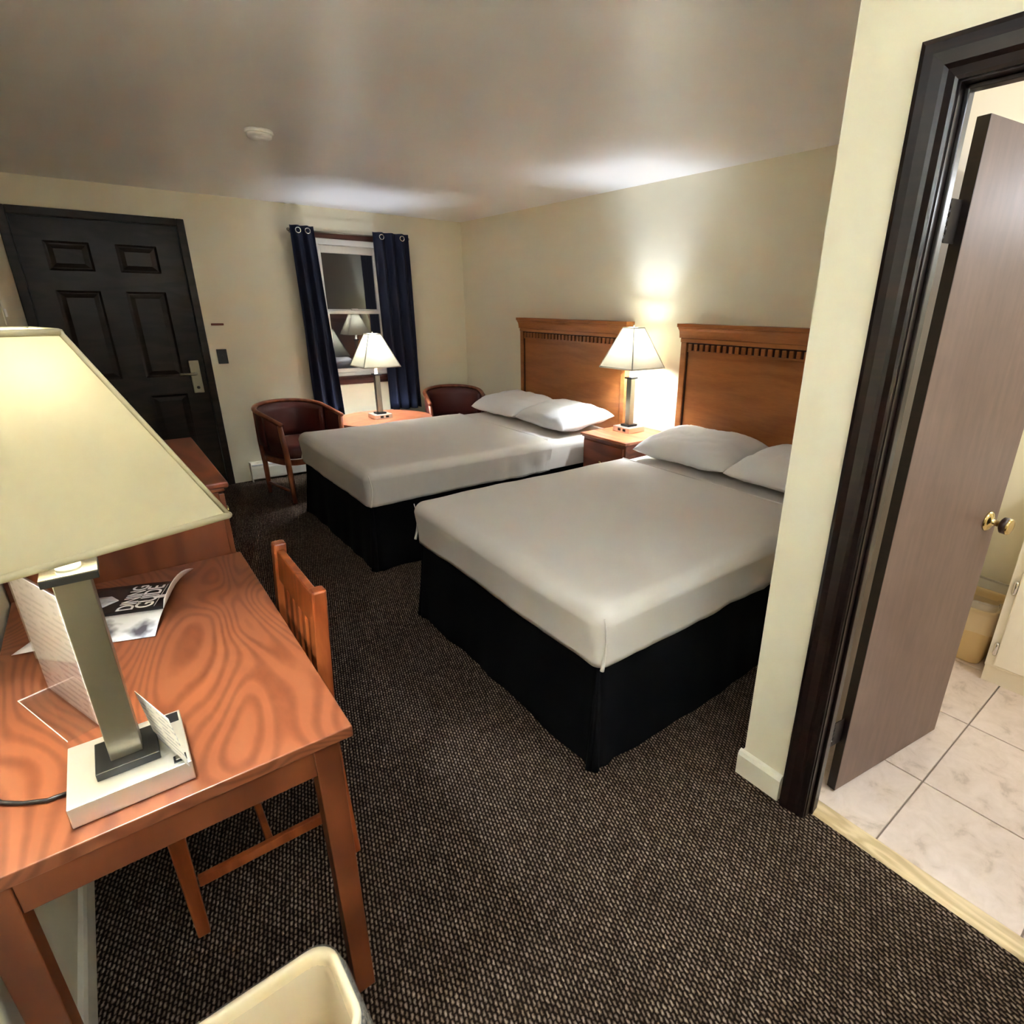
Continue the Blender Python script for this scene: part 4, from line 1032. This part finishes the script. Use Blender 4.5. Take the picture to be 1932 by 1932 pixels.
def barrel_chair(label, x, y, rz):
    t = thing('armchair', label, 'chair', (x, y, 0), rz, 'barrel armchairs by the window')
    HW, FR, BK = 0.275, -0.245, 0.275
    def rail(s):    # s from -1 (left arm end) round the back to 1
        a = abs(s)
        if a > 0.55:
            k = (a-0.55)/0.45
            px, py = HW*(1-0.02*k), 0.02+(FR-0.02)*k
            z = 0.700-0.062*k
        else:
            th = PI/2*(a/0.55); px, py = HW*math.sin(th), 0.02+(BK-0.02)*math.cos(th)
            z = 0.735-0.035*(a/0.55)**2
        return Vector((math.copysign(px, s), py, z))
    bm = bmesh.new(); add_tube(bm, [rail(-1+2*i/48) for i in range(49)], 0.019, 12, flat=0.8); obj('arm_rail', bm, 'armwood', t, True)
    # upholstered back: curved pad under the rail
    bm = bmesh.new(); N = 30
    def pad(off, i, z):
        s = -0.60+1.20*i/N; p = rail(s); c = Vector((0, 0.02, 0)); d = Vector((p.x, p.y-0.02, 0)).normalized()
        return Vector((p.x, p.y, 0))-d*off+Vector((0, 0, z if z < 0.69 else p.z-0.012))
    cols = []
    for i in range(N+1):
        s = -0.60+1.20*i/N
        zs_ = [0.44, 0.50, 0.58, 0.66, 0.70]
        row = [bm.verts.new(pad(0.046 if 0 < k < 4 else 0.030, i, z)-Vector((0, 0.0, 0))) for k, z in enumerate(zs_)]+[bm.verts.new(pad(-0.004, i, z)) for z in reversed(zs_)]
        cols.append(row)
    for A, B in zip(cols, cols[1:]):
        n = len(A)
        for k in range(n): bm.faces.new((A[k], A[(k+1) % n], B[(k+1) % n], B[k]))
    bm.faces.new(cols[0]); bm.faces.new(cols[-1][::-1])
    obj('backrest', bm, 'upholstery', t, True)
    # seat cushion
    bm = bmesh.new(); rings = []
    for sc, z in ((0.90, 0.345), (0.97, 0.350), (1.0, 0.385), (0.99, 0.425), (0.94, 0.445), (0.75, 0.452)):
        ring = []
        for k in range(40):
            a = 2*PI*k/40; c_, s_ = math.cos(a), math.sin(a)
            e_ = 0.6
            ring.append(Vector((0.238*sc*math.copysign(abs(c_)**e_, c_), -0.012+0.238*sc*math.copysign(abs(s_)**e_, s_), z)))
        rings.append(ring)
    add_rings(bm, rings, True, True); obj('seat_cushion', bm, 'upholstery', t, True)
    bm = bmesh.new()
    ring_ = []
    for sc, z in ((1.0, 0.300), (1.0, 0.344), (0.9, 0.344), (0.9, 0.300), (1.0, 0.300)):
        ring_.append([Vector((0.240*sc*math.copysign(abs(math.cos(2*PI*k/40))**0.6, math.cos(2*PI*k/40)), -0.012+0.240*sc*math.copysign(abs(math.sin(2*PI*k/40))**0.6, math.sin(2*PI*k/40)), z)) for k in range(40)])
    add_rings(bm, ring_); obj('seat_frame', bm, 'armwood', t, False)
    for s in (-1, 1):
        bm = bmesh.new(); p = rail(s*0.985)
        add_tube(bm, [(s*0.235, FR+0.03, 0.001), (s*0.245, FR+0.022, 0.25), (s*0.258, FR+0.012, 0.45), (p.x, p.y+0.012, p.z-0.012)], [0.018, 0.021, 0.021, 0.018], 10); obj('front_leg', bm, 'armwood', t, True)
        bm = bmesh.new(); p = rail(s*0.42)
        add_tube(bm, [(s*0.185, 0.215, 0.001), (s*0.190, 0.205, 0.25), (s*0.200, 0.205, 0.45), (p.x, p.y-0.006, p.z-0.010)], [0.017, 0.020, 0.020, 0.016], 10); obj('back_leg', bm, 'armwood', t, True)
        bm = bmesh.new(); add_tube(bm, [(s*0.236, FR+0.03, 0.09), (s*0.186, 0.212, 0.09)], 0.012, 8); obj('stretcher', bm, 'armwood', t, True)
        bm = bmesh.new()
        q = [rail(s*(0.60+0.36*i/6)) for i in range(7)]
        g0 = [bm.verts.new((p_.x-s*0.006, p_.y, p_.z-0.014)) for p_ in q]; g1 = [bm.verts.new((p_.x*0.93, p_.y, 0.40)) for p_ in q]
        h0 = [bm.verts.new((p_.x+s*0.006, p_.y, p_.z-0.014)) for p_ in q]; h1 = [bm.verts.new((p_.x*0.93+s*0.010, p_.y, 0.40)) for p_ in q]
        for k in range(6):
            bm.faces.new((g0[k], g0[k+1], g1[k+1], g1[k])); bm.faces.new((h0[k], h1[k], h1[k+1], h0[k+1]))
            bm.faces.new((g0[k], h0[k], h0[k+1], g0[k+1])); bm.faces.new((g1[k], g1[k+1], h1[k+1], h1[k]))
        bm.faces.new((g0[0], g1[0], h1[0], h0[0])); bm.faces.new((g0[6], h0[6], h1[6], g1[6]))
        obj('side_pad', bm, 'upholstery', t, True)
    return t
barrel_chair('burgundy barrel armchair with wooden arm rail between the entrance door and round table', 1.165, 4.900, 0.32)
barrel_chair('burgundy barrel armchair in the corner behind the bed pillows', 2.650, 4.950, -0.30)

# curtains on a rod
RY, RZ = YB-0.075, 2.074
bm = bmesh.new(); add_tube(bm, [(1.475, RY, RZ), (2.495, RY, RZ)], 0.0060, 12)
rod = thing('curtain_rod', 'thin metal curtain rod above the window', 'curtain rod', (0, 0, 0))
obj('rod', bm, 'nickel', rod, True)
for xx in (1.487, 2.483):
    bm = bmesh.new(); add_tube(bm, [(xx, YB-0.0005, RZ-0.012), (xx, YB-0.03, RZ-0.012), (xx, RY, RZ-0.010)], 0.005, 8); obj('bracket', bm, 'nickel', rod, True)
    bm = bmesh.new(); s = -1 if xx < 2 else 1; add_lathe(bm, [(0, 0), (0.010, 0), (0.015, 0.012), (0.010, 0.024), (0, 0.027)], 14, M=Matrix.Translation((xx+s*0.012, RY, RZ)) @ Matrix.Rotation(s*PI/2, 4, 'Y')); obj('finial', bm, 'nickel', rod, True)
def curtain(label, xt0, xt1, xb0, xb1, zt, zb, waves, seed, rings_at):
    t = thing('curtain', label, 'curtain', ((xt0+xt1)/2, RY, zb), 0, 'navy curtains at the window')
    cx_ = (xt0+xt1)/2; NU, NV = 96, 24; bm = bmesh.new(); fr, bk = [], []
    for i in range(NU+1):
        u = i/NU; ra, rb = [], []
        for j in range(NV+1):
            v = j/NV
            x = (xb0+(xb1-xb0)*u)*(1-v)+(xt0+(xt1-xt0)*u)*v
            x += 0.010*noise3(u*3+seed, v*2.5, 1)*(1-v)
            amp = 0.024+0.014*(1-v)
            y = -0.031+amp*math.sin(2*PI*waves*u+0.6*math.sin(2.5*v+seed)*(1-v))+0.008*noise3(u*6+seed, v*3, 2)*(1-v)
            z = (zt-zb)*v+0.006*math.sin(2*PI*waves*u+1)*(1 if j in (0,) else 0)
            ra.append(bm.verts.new((x-cx_, y-0.0012, z))); rb.append(bm.verts.new((x-cx_, y+0.0012, z)))
        fr.append(ra); bk.append(rb)
    for i in range(NU):
        for j in range(NV):
            bm.faces.new((fr[i][j], fr[i+1][j], fr[i+1][j+1], fr[i][j+1])); bm.faces.new((bk[i][j], bk[i][j+1], bk[i+1][j+1], bk[i+1][j]))
        for j in (0, NV): bm.faces.new((fr[i][j], bk[i][j], bk[i+1][j], fr[i+1][j]))
    for i in (0, NU):
        for j in range(NV): bm.faces.new((fr[i][j], fr[i][j+1], bk[i][j+1], bk[i][j]))
    c = obj('drape', bm, 'curtain', t, True)
    for u in rings_at:
        x = xt0+(xt1-xt0)*u; yv = 0.024*math.sin(2*PI*waves*u)-0.031
        bm = bmesh.new()
        add_tube(bm, [Vector((x-cx_+math.cos(2*PI*q/20)*0.020, yv-0.003, RZ-zb-0.006+math.sin(2*PI*q/20)*0.020)) for q in range(20)], 0.0040, 8, closed=True)
        obj('grommet', bm, 'chrome', t, True)
    return t
curtain('navy curtain panel hanging left of the window pane', 1.466, 1.655, 1.478, 1.722, 2.108, 0.530, 2.5, 1.0, (0.30, 0.70))
curtain('navy curtain panel hanging right of the window pane', 2.161, 2.500, 2.172, 2.516, 2.108, 0.520, 3.5, 4.0, (0.214, 0.786))

# baseboard heater along the window wall
ht = thing('baseboard_heater', 'long white metal baseboard heater under the window', 'heater', (0.876, YB, 0))
bm = bmesh.new(); add_prism(bm, [(-0.001, 0.025), (-0.062, 0.025), (-0.066, 0.120), (-0.052, 0.150), (-0.030, 0.172), (-0.001, 0.172)], 'x', 0.0, 2.20); obj('cover', bm, 'whitetrim', ht)
box('damper', 0.01, 2.19, -0.060, -0.046, 0.1405, 0.1525, 'vinyl', ht, 0.002)
box('end_cap', -0.006, 0.0, -0.068, -0.001, 0.001, 0.174, 'whitetrim', ht, 0.002)

# small wall things
sp = thing('light_switch', 'black light switch plate beside the entrance door', 'switch', (0.825, YB, 1.082))
box('plate', -0.037, 0.037, -0.006, -0.0005, -0.058, 0.058, 'black', sp, 0.002)
box('toggle', -0.005, 0.005, -0.016, -0.006, -0.004, 0.012, 'black', sp, 0.001)
tag(box('wall_strip', -0.045, 0.045, -0.012, -0.0005, -0.008, 0.008, 'redplastic', None, 0.004), 'small reddish brown strip on the wall above the light switch', 'wall strip').location = (0.832, YB, 1.334)
wp = thing('wall_plate', 'small white wall plate on the left wall near the entrance door', 'wall plate', (XL, 4.11, 1.44))
box('plate', 0.0005, 0.007, -0.05, 0.05, -0.06, 0.06, 'whitetrim', wp, 0.002)
box('slider', 0.007, 0.016, -0.012, 0.012, -0.02, 0.02, 'vinyl', wp, 0.002)
sd = thing('smoke_detector', 'small round white smoke detector on the ceiling', 'smoke detector', (0.835, 3.36, ZC))
bm = bmesh.new(); add_lathe(bm, [(0, -0.0005), (0.062, -0.0005), (0.064, -0.012), (0.058, -0.016), (0, -0.016)], 32); obj('mount', bm, 'vinyl', sd, True)
bm = bmesh.new(); add_lathe(bm, [(0, -0.0162), (0.056, -0.0162), (0.054, -0.030), (0.040, -0.040), (0, -0.042)], 32); obj('sensor_body', bm, 'vinyl', sd, True)
